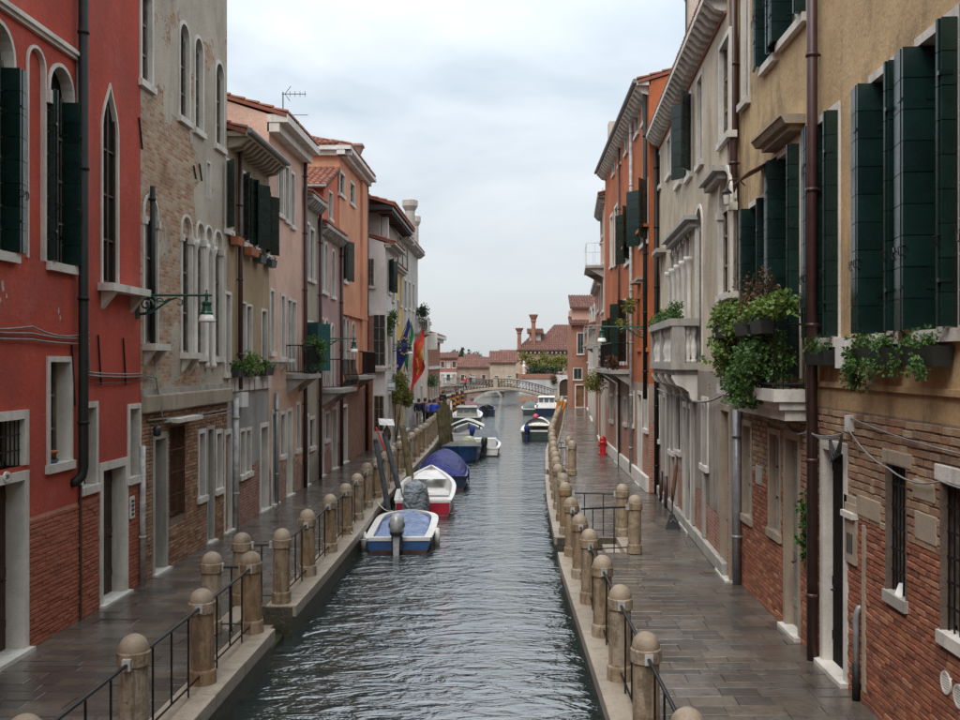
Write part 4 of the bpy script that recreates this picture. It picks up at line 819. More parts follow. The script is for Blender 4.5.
bf = house('brick_corner_house', 'low orange brick house with white cornice at the far end of the left pavement', BF, 79.5, 92, 6.4, [(0, 6.4, 'brick_far', 'wall')], [dict(u0=81+i*2.6, u1=82+i*2.6, v0=1.2, v1=2.8, ft=.1) for i in range(4)], eave=.6, cm='istrian', ch=.5)
m = MB(); m.box(-7.0, -6.2, 79.3, 79.9, 5.2, 6.5); m.build('corner_block', 'istrian', bf)
m = MB(); m.fbox(BF, 79.4, 92, 3.6, 3.85, -.1, .15); m.build('string_course', 'istrian', bf)

# ------------------------------------------------------------------ houses on the right bank
BI = dict(near=True, bifold=.34, fold=98, second=.8)
ye_ops = [
    dict(u0=9.72, u1=10.60, v0=4.52, v1=7.55, ft=.1, dep=.28, sh=BI, sill=.1), dict(u0=11.1, u1=12.0, v0=4.52, v1=7.55, ft=.1, dep=.28, sh=BI, sill=.1), dict(u0=13.3, u1=14.15, v0=4.52, v1=7.55, ft=.1, dep=.28, sh=BI, sill=.1),
    dict(u0=8.1, u1=9.0, v0=4.52, v1=7.55, ft=.1, dep=.28, sh=BI, sill=.1),
    dict(u0=15.1, u1=16.3, v0=3.95, v1=7.5, ft=.1, dep=.28, sh=BI, sill=0), dict(u0=17.0, u1=18.2, v0=3.95, v1=7.0, ft=.1, dep=.28, sh=BI, sill=0),
    dict(u0=14.75, u1=16.05, v0=9.32, v1=12.2, ft=.08, dep=.28, sh=dict(near=True, bifold=.34, fold=98), sill=.1), dict(u0=16.45, u1=17.2, v0=9.25, v1=12.2, ft=.08, dep=.28, sh=dict(near=True, bifold=.32, fold=98), sill=.1), dict(u0=18.35, u1=18.85, v0=9.05, v1=11.8, ft=.08, sill=.1),
    op(RT, 908, 888, 467, 602, ft=0, fm='mortar_red', pane='interior_dark', sillm='istrian_dirty', dep=.17, bars='iron', barn=-.05, sill=.06, hbars=5), dict(u0=9.1, u1=10.05, v0=1.5, v1=3.0, ft=0, fm='mortar_red', pane='interior_dark', sillm='istrian', dep=.17, bars='iron', barn=-.05, sill=.06, hbars=5),
    dict(u0=13.02, u1=13.88, v0=.02, v1=3.0, ft=.14, kind='door', dep=.14, pane='interior_dark', fm='istrian'), dict(u0=15.12, u1=15.8, v0=.02, v1=3.0, ft=.13, kind='door', dep=.13, pane='door_grey', fm='concrete_old'),
    dict(u0=16.2, u1=16.8, v0=1.4, v1=3.0, ft=.1, kind='blind', pane='istrian_dirty', dep=.1, fm='concrete_old', panel=1, sill=.06), dict(u0=18.15, u1=18.75, v0=1.35, v1=3.02, ft=.1, kind='blind', pane='istrian_dirty', dep=.1, fm='concrete_old', panel=1, sill=.06)]
yel = house('ochre_yellow_house', 'ochre yellow house with tall green folding shutters and brick ground floor at right edge', RT, -24, 19.45, 14.5,  # also runs on unseen behind the camera, added to keep light out
            [(0, 2.25, 'mortar_red', 'base_wall'), (2.25, 3.58, 'mortar_tan', 'base_wall'), (3.58, 3.9, 'yellow_band', 'band_wall'), (3.9, 14.5, 'yellow_pl', 'upper_wall')], ye_ops, tiles=False)
bricks(RT, yel, 7, 19.4, 0, 2.24, ye_ops, 'brick_red', 'brick_red', .24, .06, .013, 300)
bricks(RT, yel, 7, 19.4, 2.25, 3.57, ye_ops, 'brick_tan', 'brick_tan', .22, .078, .016, 300, jitter=2)
for (a, b, z0, z1) in ((9.0, 10.2, 3.0, 3.17), (10.8, 11.65, 3.03, 3.2)): m = MB(); m.fbox(RT, a, b, z0, z1, -.2, .03); m.build('lintel', 'istrian' if a < 10 else 'concrete_old', yel, bevel=.015)
for (a, b, z0, z1) in ((11.72, 12.5, 2.3, 2.55), (12.55, 13.0, 2.28, 2.5), (10.15, 10.7, 2.32, 2.62), (12.2, 12.33, .15, 2.2), (10.2, 10.75, 2.75, 2.95)): m = MB(); m.fbox(RT, a, b, z0, z1, -.02, .03); m.build('stone_block', 'concrete_old', yel, bevel=.012)
m = MB(); m.fbox(RT, 17.3, 17.75, 2.05, 2.38, -.02, .035); m.build('stone_block', 'istrian_dirty', yel, bevel=.012)
m = MB(); m.fbox(RT, -20, 19.45, 3.86, 3.93, -.02, .04); m.build('string_course', 'yellow_band', yel)
pipe(RT, yel, RT.u(812, .12), .02, 14, 'pipe_brown', .075, .12); pipe(RT, yel, RT.u(733.5, .12), 3.3, 14, 'pipe_brown', .075, .12); pipe(RT, yel, 14.32, 0, 2.75, 'pipe_steel', .045, .08); pipe(RT, yel, RT.u(737, .1), 0, 3.4, 'pipe_steel', .085, .1)
m = MB(); pu2 = RT.u(857, .05); m.tube([RT.P(pu2, .0, .06), RT.P(pu2, 1.05, .06), RT.P(pu2, 1.14, .03), RT.P(pu2, 1.16, -.03)], .04, 8); m.build('standpipe', 'pipe_steel', yel, smooth=True)
m = MB(); m.tube([RT.P(pu2, 0, .06), RT.P(pu2, .45, .06)], .052, 8); m.build('pipe_sleeve', 'pipe_black', yel, smooth=True)
# pediment over the balcony windows
m = MB(); m.fbox(RT, 14.9, 16.55, 7.66, 7.74, -.02, .22); m.hexa([RT.P(14.8, 7.741, -.02), RT.P(16.65, 7.741, -.02), RT.P(16.65, 7.741, .3), RT.P(14.8, 7.741, .3), RT.P(14.8, 7.84, -.02), RT.P(16.65, 7.84, -.02), RT.P(16.65, 7.84, .36), RT.P(14.8, 7.84, .36)]); m.fbox(RT, 14.8, 16.65, 7.841, 7.88, -.02, .38); m.build('window_hood', 'concrete_old', yel)
# mail box, vents, junction box, cables, envelope
m = MB(); u_ = RT.u(859); m.fbox(RT, u_, u_+.4, RT.v(859, 566), RT.v(859, 506), -.01, .05); mbx = m.build('letter_box', 'concrete_old', yel)
m = MB(); m.fbox(RT, u_-.01, u_+.42, RT.v(859, 520), RT.v(859, 514), -.01, .1); m.build('letter_box_hood', 'istrian', mbx)
for i in range(3): m = MB(); m.fbox(RT, u_+.1+i*.08, u_+.14+i*.08, RT.v(859, 556), RT.v(859, 536), .05, .058); m.build('slot', 'ink', mbx)
for (uu, zz) in ((9.92, 1.02), (9.63, .98)):
    m = MB(); pts = [(uu+.115*math.cos(i*math.pi/12), zz+.115*math.sin(i*math.pi/12)) for i in range(24)]; pi_ = [(uu+.09*math.cos(i*math.pi/12), zz+.09*math.sin(i*math.pi/12)) for i in range(24)]
    ring(m, RT, pi_+pi_[:1], pts+pts[:1], .035, -.01); v_ = m.build('vent_cover', 'vent_white', yel); m = MB(); m.poly([RT.P(a, b, .017) for a, b in pi_]); m.build('vent_back', 'ink', v_); m = MB()
    for i in range(-3, 4): hw = math.sqrt(max(.0001, .09**2-(i*.025)**2)); m.fbox(RT, uu-hw, uu+hw, zz+i*.025-.006, zz+i*.025+.006, .018, .032)
    m.build('louvre', 'vent_white', v_)
m = MB(); m.fbox(RT, 12.62, 12.78, 3.32, 3.52, 0, .09); m.build('junction_box', 'plastic_white', yel); m = MB(); m.fbox(RT, 12.62, 13.0, 4.12, 4.5, 0, .14); m.build('meter_box', 'plastic_white', yel)
for i in range(3): cable([RT.P(19.3, 3.45, .12), RT.P(17.5, 3.4+.03*i, .15), RT.P(15.5, 3.18+.03*i, .1), RT.P(14.2, 3.2+.02*i, .14), RT.P(12.7, 3.3, .12)], 'cable_grey', yel, .011, .05+.03*i)
cable([RT.P(12.7, 3.4, .1), RT.P(11.3, 3.0, .08), RT.P(9.9, 3.02, .08), RT.P(8, 3.2, .08)], 'cable_grey', yel, .011, .08); cable([RT.P(12.7, 3.5, .06), RT.P(8, 3.35, .06)], 'cable_grey', yel, .010, .08)
for i in range(4): cable([RT.P(12.75, 3.3, .13), RT.P(12.85+.12*i, 3.0-.04*i, .13), RT.P(13.3, 3.24, .12)], 'cable_black', yel, .012, .06)
cable([RT.P(14.4, 5.2, .2), RT.P(14.25, 4.0, .16), RT.P(14.3, 3.2, .12)], 'cable_black', yel, .012, .1)
m = MB(); e0 = ye_ops[9]; uu = e0['u0']+.25; m.hexa([RT.P(uu-.09, e0['v0']+.012, .03), RT.P(uu+.06, e0['v0']+.012, .03), RT.P(uu+.06, e0['v0']+.012, .0), RT.P(uu-.09, e0['v0']+.012, .0), RT.P(uu-.04, e0['v0']+.16, -.02), RT.P(uu+.06, e0['v0']+.14, -.02), RT.P(uu+.06, e0['v0']+.14, -.025), RT.P(uu-.04, e0['v0']+.16, -.025)])
tag(m.build('crumpled_paper', 'paper_white', None, RT.P(uu, e0['v0']+.012, .01)), 'crumpled white paper left on the barred window sill of the brick ground floor', 'paper')
# balcony with planting
yb = MB(); yb.fbox(RT, 14.5, 18.6, 3.62, 3.8, -.02, .55); yb.fbox(RT, 14.55, 18.5, 3.5, 3.62, -.02, .45); yb.fbox(RT, 14.6, 18.4, 3.34, 3.5, -.02, .36)
ybo = yb.build('balcony', 'istrian', yel)
r = MB()
for zz in (3.88, 4.75): r.tube([RT.P(14.55, zz, 0), RT.P(14.55, zz, .5), RT.P(18.5, zz, .5), RT.P(18.5, zz, 0)], .018, 6)
for i in range(36): q = 14.55+3.95*i/35; r.tube([RT.P(q, 3.8, .5), RT.P(q, 4.75, .5)], .009, 4)
for i in range(5): r.tube([RT.P(14.55, 3.8, .1*i), RT.P(14.55, 4.75, .1*i)], .009, 4)
r.build('railing', 'iron', ybo)
# --- cream palazzo
cr_ops = [op(CR, 730, 720.5, 33, 132, ft=.1), op(CR, 703, 698, 73, 160, ft=.1), op(CR, 692, 687, 93, 172, ft=.08, sh=dict(a=60, b=55, w=.5)), op(CR, 681, 676.5, 117, 180, ft=.09), op(CR, 671, 667.5, 135, 172, ft=.09), op(CR, 661, 657.5, 153, 185, ft=.09),
          op(CR, 731, 720, 165, 292, arch='round', tymp='cream_pl', ft=.12, pane='interior_dark'), op(CR, 702.5, 696.5, 205, None, vb=4.2, arch='round', ft=.1, pane='interior_dark', sill=0), op(CR, 690.5, 687.2, 215, None, vb=4.3, arch='round', tymp='cream_pl', ft=.05, pane='interior_dark', sill=0), op(CR, 685.2, 682, 222, None, vb=4.3, arch='round', tymp='cream_pl', ft=.05, pane='interior_dark', sill=0), op(CR, 680, 677, 229, None, vb=4.3, arch='round', tymp='cream_pl', ft=.05, pane='interior_dark', sill=0), op(CR, 675, 672.3, 236, None, vb=4.3, arch='round', tymp='cream_pl', ft=.06, pane='interior_dark', sill=0), op(CR, 661.5, 658.8, 250, 320, arch='round', ft=.08, pane='interior_dark'),
          op(CR, 730, 722, 412, None, kind='door', ft=.12, pane='wood_grey', fm='concrete_old'), op(CR, 708, 703, 402, 467, ft=.1, bars='iron', pane='interior_dark'), op(CR, 691, 684, 409, None, kind='door', ft=.13, pane='interior_dark', dep=.5), op(CR, 681, 677, 398, 452, ft=.1, pane='wood_dark'), op(CR, 674, 670.5, 396, 452, ft=.1, pane='wood_grey'), op(CR, 666, 662.5, 398, None, kind='door', ft=.12, pane='wood_dark'), op(CR, 660, 657.5, 398, 440, ft=.1, pane='wood_dark')]
crm = house('cream_palazzo', 'cream palazzo with a columned arcade window and stone balustrade balcony', CR, 19.46, 32.0, 11.45, [(0, 4.0, 'cream_ground', 'base_wall'), (4.0, 11.45, 'cream_pl', 'upper_wall')], cr_ops, eave=.42, dent=.42, cm='istrian')
for px in (691.7, 686.3, 681, 676, 671.6): m = MB(); u_ = CR.u(px); m.lathe([(.10, 0), (.10, .12), (.065, .17), (.06, 2.0), (.075, 2.05), (.07, 2.1), (.13, 2.3), (.15, 2.34), (.15, 2.42)], CR.P(u_, 4.35, .05), 12); m.build('column', 'istrian', crm, smooth=True)
for a, b in ((23.6, 26.2),): m = MB(); m.fbox(CR, a-.1, 28.6, 7.55, 7.66, -.02, .3); m.fbox(CR, a, 28.5, 7.4, 7.55, -.02, .18); m.build('window_hood', 'istrian_dirty', crm)
m = MB(); m.fbox(CR, 19.6, 21.6, 7.95, 8.06, -.02, .26); m.fbox(CR, 19.7, 21.5, 7.82, 7.95, -.02, .15); m.build('window_hood', 'istrian_dirty', crm)
m = MB(); m.fbox(CR, 30.0, 31.4, 7.5, 7.62, -.02, .3); m.build('window_hood', 'istrian_dirty', crm)
m = MB(); m.fbox(CR, 19.5, 31.9, 11.0, 11.06, -.02, .05); m.build('string_course', 'brick_far', crm)
bal = MB(); bal.fbox(CR, 23.4, 28.7, 4.02, 4.18, -.02, .62); bal.fbox(CR, 23.5, 28.6, 3.9, 4.02, -.02, .52); cb = bal.build('balcony', 'istrian_dirty', crm)
m = MB(); m.fbox(CR, 23.4, 28.7, 5.05, 5.22, .34, .66); m.fbox(CR, 23.36, 23.7, 5.05, 5.22, -.02, .34); m.fbox(CR, 28.4, 28.74, 5.05, 5.22, -.02, .34); m.build('handrail', 'istrian_dirty', cb)
for q in (23.42, 25.9, 28.38): m = MB(); m.fbox(CR, q, q+.3, 4.18, 5.05, .3, .6); m.build('pedestal', 'istrian_dirty', cb)
prof = [(.08, 0), (.08, .06), (.05, .1), (.1, .3), (.085, .4), (.045, .55), (.045, .62), (.08, .7), (.08, .87)]
for q in [23.95+i*.29 for i in range(7)] + [26.4+i*.29 for i in range(7)]: m = MB(); m.lathe(prof, CR.P(q, 4.18, .47), 10); m.build('baluster', 'istrian', cb, smooth=True)
for q in (.1, .24): m = MB(); m.lathe(prof, CR.P(23.55, 4.18, q-.02), 10); m.build('baluster', 'istrian', cb, smooth=True)
for q in (23.5, 25.0, 26.6, 28.3):
    m = MB(); pr_ = [(0, 3.25), (.08, 3.25), (.16, 3.34), (.2, 3.5), (.34, 3.6), (.5, 3.66), (.58, 3.8), (.58, 3.89), (0, 3.89)]
    m.poly([CR.P(q, z, n) for n, z in pr_]); m.poly([CR.P(q+.24, z, n) for n, z in pr_])
    for i in range(len(pr_)): (n0, z0), (n1, z1) = pr_[i], pr_[(i+1) % len(pr_)]; m.quad(CR.P(q, z0, n0), CR.P(q, z1, n1), CR.P(q+.24, z1, n1), CR.P(q+.24, z0, n0))
    m.build('bracket', 'istrian', cb)
for q in (22.2, 23.9, 24.9, 27.2, 28.2, 29.3, 30.6): m = MB(); m.fbox(CR, q, q+.22, .3, 3.3, -.02, .06); m.build('pilaster', 'istrian_dirty', crm)
m = MB(); m.fbox(CR, 19.5, 31.9, 0, .28, -.02, .1); m.build('plinth', 'istrian_dirty', crm, bevel=.02)
cable([CR.P(19.5, 3.55, .1), CR.P(23, 3.3, .12), CR.P(24.4, 3.4, .1), CR.P(31.5, 3.35, .1)], 'cable_grey', crm, .025, .06); pipe(CR, crm, 31.9, 0, 11, 'pipe_black', .07, .1)
for q in (28.9, 30.2): pipe(CR, crm, q, 0, .9, 'pipe_brown', .06, .13, 'pipe_sleeve')
chimney(crm, 4.95, 27.0, 11.2, 14.0, .6, 'pale_far'); 
m = MB(); m.tube([(4.62, 27, 12), (4.62, 27, 15.5)], .02, 5); m.build('aerial_mast', 'iron', crm)
# --- rust red house
ru_ops = [op(RT, 646.5, 642.8, 90, 118, ft=.08, pane='shutter_dark'), op(RT, 639, 635.5, 104, 131, ft=.08, pane='shutter_dark'), op(RT, 628, 625.5, 130, 150, ft=.1), op(RT, 621, 618.8, 142, 162, ft=.1), op(RT, 615, 613, 152, 172, ft=.1),
          op(RT, 648, 641, 180, 240, ft=.08, sh=dict(a=60, b=50, w=.6)), op(RT, 631, 626, 207, 260, ft=.08, sh=dict(a=60, b=60, w=.6)), op(RT, 618, 615, 205, 262, ft=.12, pane='curtain'), op(RT, 613, 610.8, 215, 265, ft=.12, pane='curtain'),
          op(RT, 648, 644, 292, 348, ft=.12, fm='rust_pl', pane='wood_dark'), op(RT, 641, 638, 298, 348, ft=.12, fm='rust_pl', pane='wood_dark'), op(RT, 627, 621, 300, 362, ft=.08, sh=dict(a=55, b=55, w=.6)), op(RT, 615, 611, 318, 360, ft=.08, sh=dict(a=55, b=55, w=.55)),
          op(RT, 648, 645, 392, 430, ft=.12), op(RT, 642, 638.5, 395, None, kind='door', ft=.12), op(RT, 634, 631, 394, 425, ft=.12, pane='curtain'), op(RT, 627, 624.5, 400, 424, ft=.12), op(RT, 620.5, 617, 396, None, kind='door', ft=.12), op(RT, 613, 610.5, 397, 421, ft=.12)]
rus = house('rust_red_house', 'rust red house with dark green shutters and a white drainpipe beyond the cream palazzo', RT, 32.05, 47.7, 13.2, [(0, 3.5, 'rust_ground', 'base_wall'), (3.5, 13.2, 'rust_pl', 'upper_wall')], ru_ops, eave=.4, dent=.55, cm='istrian', gut='lead_grey')
pipe(RT, rus, 36.2, .2, 13, 'pipe_grey', .065, .1); pipe(RT, rus, 40.5, 0, 13, 'pipe_brown', .05, .09); pipe(RT, rus, 32.3, 3, 13, 'pipe_black', .07, .1)
for q in (33.2, 34.6): m = MB(); m.fbox(RT, q-.5, q+.5, 6.9, 7.0, -.02, .28); m.build('window_hood', 'concrete_old', rus)
m = MB(); m.fbox(RT, 32.1, 47.6, .0, .5, -.02, .1); m.build('plinth', 'istrian', rus, bevel=.02)
m = MB(); m.fbox(RT, 32.1, 40.4, 8.55, 8.65, -.02, .18); m.build('string_course', 'rust_pl', rus)
b1 = balcony(RT, rus, 36.8, 41.5, 3.9, .8, 1.0); b2 = balcony(RT, rus, 42.5, 45.5, 3.9, .8, 1.0, 'istrian_dirty')
chimney(rus, 4.6, 45.2, 13.2, 15.0, .75, 'pale_far', False)
# --- further houses where the bank bends
f1 = house('pale_balcony_house', 'pale salmon house with a white roof balcony beyond the rust red house', FR, 47.85, 54.5, 12.2, [(0, 5.5, 'pale_far', 'base_wall'), (5.5, 12.2, 'salmon_far', 'upper_wall')], [op(FR, 603, 600.8, 190, 235, ft=.12), op(FR, 599, 597.2, 270, 310, ft=.1, pane='curtain'), op(FR, 603.5, 601.5, 262, 310, ft=.1), op(FR, 602, 600, 330, 358, ft=.1, pane='shutter_dark'), op(FR, 601.5, 599, 392, None, kind='door')], eave=.35, dent=.6)
balcony(FR, f1, 49.5, 53.8, 9.0, .9, 1.1, 'white_paint', step=.3); balcony(FR, f1, 49.0, 53.5, 5.0, .8, 1.0, 'istrian_dirty', step=.3)
f2 = house('brick_balcony_house', 'narrow brick and white house with small balconies further along the right bank', FR, 54.6, 64, 8.6, [(0, 8.6, 'brick_far', 'wall')], [op(FR, 594.5, 592.5, 305, 330, ft=.12, pane='curtain'), op(FR, 591, 589.5, 308, 332, ft=.12), op(FR, 594.5, 592.5, 345, 368, ft=.12, pane='shutter_dark'), op(FR, 590.5, 589, 348, 368, ft=.12, pane='shutter_dark'), op(FR, 593, 591, 390, None, kind='door')], eave=.35)
balcony(FR, f2, 55.5, 60.0, 5.2, .9, 1.0, 'istrian_dirty', step=.3)
f3 = house('plain_brick_house', 'plain brick house between the balcony house and the tower house on the right bank', FR, 64.1, 91, 6.6, [(0, 6.6, 'pale_far', 'wall')], [op(FR, 588.5, 587.2, 385, None, kind='door'), op(FR, 588.6, 587.3, 345, 362, ft=.1, pane='shutter_dark')], eave=.4, depth=6)
f3b = root('tower_house', 'small orange brick tower house with red tiled roof closing the right pavement', 'house', (6.8, 95, 0))
S4 = Frame(0, 92.0, 1, 0, 0, -1)
t_ops = [dict(u0=5.75, u1=6.3, v0=4.95, v1=6.85, ft=.06, pane='shutter_dark', dep=.05, mull=(1, 0)), dict(u0=5.4, u1=6.15, v0=2.6, v1=3.6, ft=.06, pane='shutter_dark', dep=.05, mull=(1, 0)), dict(u0=5.6, u1=6.35, v0=.02, v1=2.05, kind='door', ft=.1, pane='door_tan')]
m = MB(); wall_mesh(m, S4, 5.2, 9, 0, 7.7, t_ops); m.quad((5.2, 92, 0), (5.2, 99, 0), (5.2, 99, 7.7), (5.2, 92, 7.7)); m.build('wall', 'brick_far', f3b)
for o in t_ops: opening(S4, f3b, o)
m = MB(); m.box(5.3, 9, 93, 99, 7.7, 9.2); m.build('upper_wall', 'salmon_far', f3b); tile_roof(S4, f3b, 5.0, 9, .4, -2.6, 7.7, 8.5, 'roof_far'); tile_roof(Frame(0, 93, 1, 0, 0, -1), f3b, 5.1, 9, .35, -3, 9.25, 10.6, 'roof_far')
# ------------------------------------------------------------------ bollards and railings
ORDN = ['first', 'second', 'third', 'fourth', 'fifth', 'sixth', 'seventh', 'eighth', 'ninth', 'tenth', 'eleventh', 'twelfth', 'thirteenth', 'fourteenth', 'fifteenth', 'sixteenth', 'seventeenth', 'eighteenth', 'nineteenth', 'twentieth']
ORDN += ['twenty-'+q for q in ORDN[:9]] + ['thirtieth'] + ['thirty-'+q for q in ORDN[:9]] + ['fortieth'] + ['forty-'+q for q in ORDN[:9]]
BP = None
def bollard(x, y, label, group):
    global BP
    if BP is None:
        BP = root('stone_bollard', label, 'bollard', (x, y, 0.012), group); c = (x, y, .012)
        s = MB(); s.lathe([(.150, .17), (.146, .95)], c, 20); s.build('shaft', 'bollard_stone', BP, smooth=False)
        s = MB(); s.lathe([(.172, 0), (.172, .17), (.166, .19), (.15, .2)], c, 20); s.build('foot', 'bollard_stone', BP)
        s = MB(); s.lathe([(.148, .93), (.168, .95), (.171, 1.08), (.16, 1.095)], c, 20); s.build('collar', 'bollard_stone', BP)
        s = MB(); s.lathe([(.156, 1.09)] + [(.156*math.cos(a), 1.10+.165*math.sin(a)) for a in [i*math.pi/16 for i in range(8)]] + [(.01, 1.266)], c, 20); s.build('dome_cap', 'bollard_cap', BP, smooth=True)
        return BP
    c = copy_tree(BP, None, (x, y, .012)); c.location = (x, y, .012); c.rotation_euler = (rnd.uniform(-.022, .022), rnd.uniform(-.022, .022), rnd.uniform(0, 6.2)); k = rnd.uniform(.97, 1.03); c.scale = (k, k, rnd.uniform(.97, 1.03)); c['label'] = label; c['group'] = group; return c
def railing(a, b, label, group, nb=3, zt=1.02, zb=.14):
    a, b = Vector(a), Vector(b); d = (b-a).normalized(); ln = (b-a).length; a2 = a+d*.16; b2 = b-d*.16
    rt = root('iron_railing', label, 'railing', a+V(0, 0, .012), group); s = MB(); s.tube([a2+V(0, 0, zt), b2+V(0, 0, zt)], .021, 8); s.build('handrail', 'iron', rt)
    s = MB(); s.tube([a2+V(0, 0, zb), b2+V(0, 0, zb)], .014, 6); s.build('bottom_rail', 'iron', rt)
    for i in range(nb):
        t_ = (i+.5)/nb; q = a2.lerp(b2, .06+t_*.88) if nb > 1 else a2.lerp(b2, .5); s = MB(); s.tube([q+V(0, 0, .02 if i in (0, nb-1) else zb), q+V(0, 0, zt)], .013, 6); s.build('baluster', 'iron', rt)
    for q in (a2, b2): s = MB(); s.box(q.x-.045, q.x+.045, q.y-.03, q.y+.03, zt-.06, zt+.06); s.build('mounting_plate', 'pipe_grey', rt)
    return rt
lb = [8.3, 10.65, 13.05, 15.5, 17.42, 19.65, 22.1, 24.4, 26.6, 28.8, 30.9] + [33.1+2.2*i for i in range(22)]
for i, d in enumerate(lb): bollard(lq(d)-.27, d, f'{ORDN[i]} stone bollard from the front along the left canal edge', 'bollards along the left canal edge')
for (x, y, w) in ((-4.72, 15.5, 'near'), (-4.74, 17.35, 'far')): bollard(x, y, f'{w} set-back stone bollard beside the left landing steps', 'gate bollards at the left steps')
for i in range(len(lb)-1):
    if i == 3: continue
    railing((lq(lb[i])-.27, lb[i], 0), (lq(lb[i+1])-.27, lb[i+1], 0), f'black iron railing between the {ORDN[i]} and {ORDN[i+1]} left-bank bollards', 'railings along the left canal edge')
railing((-4.72, 15.5, 0), (lq(15.5)-.27, 15.5, 0), 'short black rail at the near side of the left landing steps', 'short rails at the left steps', 1)
railing((-4.74, 17.35, 0), (lq(17.4)-.27, 17.42, 0), 'short black rail at the far side of the left landing steps', 'short rails at the left steps', 1)
rb = [8.55, 10.85, 13.2, 15.3, 17.4, 19.4, 21.6, 24.3, 26.4, 28.5, 30.6, 32.8, 35.0, 37.0, 39.5] + [41.7+2.2*i for i in range(22)]
rxs = lambda d: rq(d)+.26
for i, d in enumerate(rb): bollard(rxs(d), d, f'{ORDN[i]} stone bollard from the front along the right canal edge', 'bollards along the right canal edge')
for (x, y, w) in ((2.62, 21.95, 'near'), (2.58, 24.1, 'far')): bollard(x, y, f'{w} set-back bollard beside the right landing steps', 'gate bollards at the right steps')
for (x, y, w) in ((2.12, 37.1, 'near'), (2.14, 39.4, 'far')): bollard(x, y, f'{w} set-back bollard beside the further right landing steps', 'gate bollards at the further right steps')
for i in range(len(rb)-1):
    if i in (6, 13): continue
    railing((rxs(rb[i]), rb[i], 0), (rxs(rb[i+1]), rb[i+1], 0), f'black iron railing between the {ORDN[i]} and {ORDN[i+1]} right-bank bollards', 'railings along the right canal edge')
railing((rxs(21.6), 21.6, 0), (2.62, 21.95, 0), 'black railing across the near side of the right landing steps', 'gate railings at the right steps', 2)
railing((rxs(24.3), 24.3, 0), (2.58, 24.1, 0), 'black railing across the far side of the right landing steps', 'gate railings at the right steps', 2)
railing((rxs(37.0), 37.0, 0), (2.12, 37.1, 0), 'black railing at the near side of the further right landing steps', 'gate railings at the further right steps', 1)
railing((rxs(39.5), 39.5, 0), (2.14, 39.4, 0), 'black railing at the far side of the further right landing steps', 'gate railings at the further right steps', 1)

# ------------------------------------------------------------------ mooring poles
def pole(a, b, r, m, label, tip=None, stripes=False):
    a, b = Vector(a), Vector(b); rt = root('mooring_pole', label, 'mooring pole', a, 'mooring poles in the canal'); s = MB(); s.tube([a+(a-b)*.3, a.lerp(b, .5)+V(.02, 0, 0), b], [r*1.05, r, r*.9], 10); s.build('shaft', m, rt, smooth=False)
    if tip: s = MB(); s.tube([b, b+(b-a).normalized()*.12], [r*.95, r*.7], 10); s.build('tip', tip, rt)
    if stripes:
        for k in range(4): q0 = a.lerp(b, .25+k*.18); q1 = a.lerp(b, .33+k*.18); s = MB(); s.tube([q0, q1], r*1.06, 10); s.build('stripe', 'pole_orange', rt)
    return rt
pole((-3.68, 29.5, WATER), (-4.1, 29.5, 1.80), .085, 'pole_grey', 'slim grey mooring pole leaning over the quay by the blue boat, nearest of its group', 'motor_black')
pole((-3.70, 33, WATER), (-4.29, 33, 1.75), .095, 'pole_grey', 'second slim grey mooring pole leaning over the quay behind the nearest one', 'motor_black')
pole((-3.72, 33.9, WATER), (-4.72, 33.9, 2.0), .03, 'flag_red', 'thin red-tipped stick standing between the grey mooring poles')
pole((-3.60, 35.2, WATER), (-3.95, 35.2, 1.85), .13, 'pole_wood', 'thick mossy brown mooring pole beside the white and red boat', 'tarp_olive')
for i, (xx, dd, top, ln) in enumerate(((438, 53, 409, -5), (441, 56, 402, -4), (444.5, 58, 400, -4), (447.5, 60, 405, -3), (450, 64, 410, -3))):
    t_ = at(xx, top, dd); b_ = V(max(t_.x-ln*.05, lq(dd)+.15), dd, WATER); pole(b_, t_, .14, 'pole_wood', f'{ORDN[i]} of the dark timber mooring poles clustered beyond the blue rowing boat')
for i, (xx, dd, top) in enumerate(((457, 82, 392), (462, 86, 391), (453, 80, 394))):
    t_ = at(xx, top, dd); pole((t_.x+.15, dd, WATER), t_, .16, 'wood_dark', f'{ORDN[i]} orange-striped mooring pole near the bridge', None, True)
for i, (xb, yb_, xt, yt, dd) in enumerate(((552.5, 428, 559, 401, 66), (556.5, 426, 562.5, 401, 69), (559, 424, 566, 402, 72))):
    t_ = at(xt, yt, dd); pole((rq(dd)-.25, dd, WATER), t_, .15, 'pole_orange', f'{ORDN[i]} leaning orange-brown mooring pole beside the right quay')

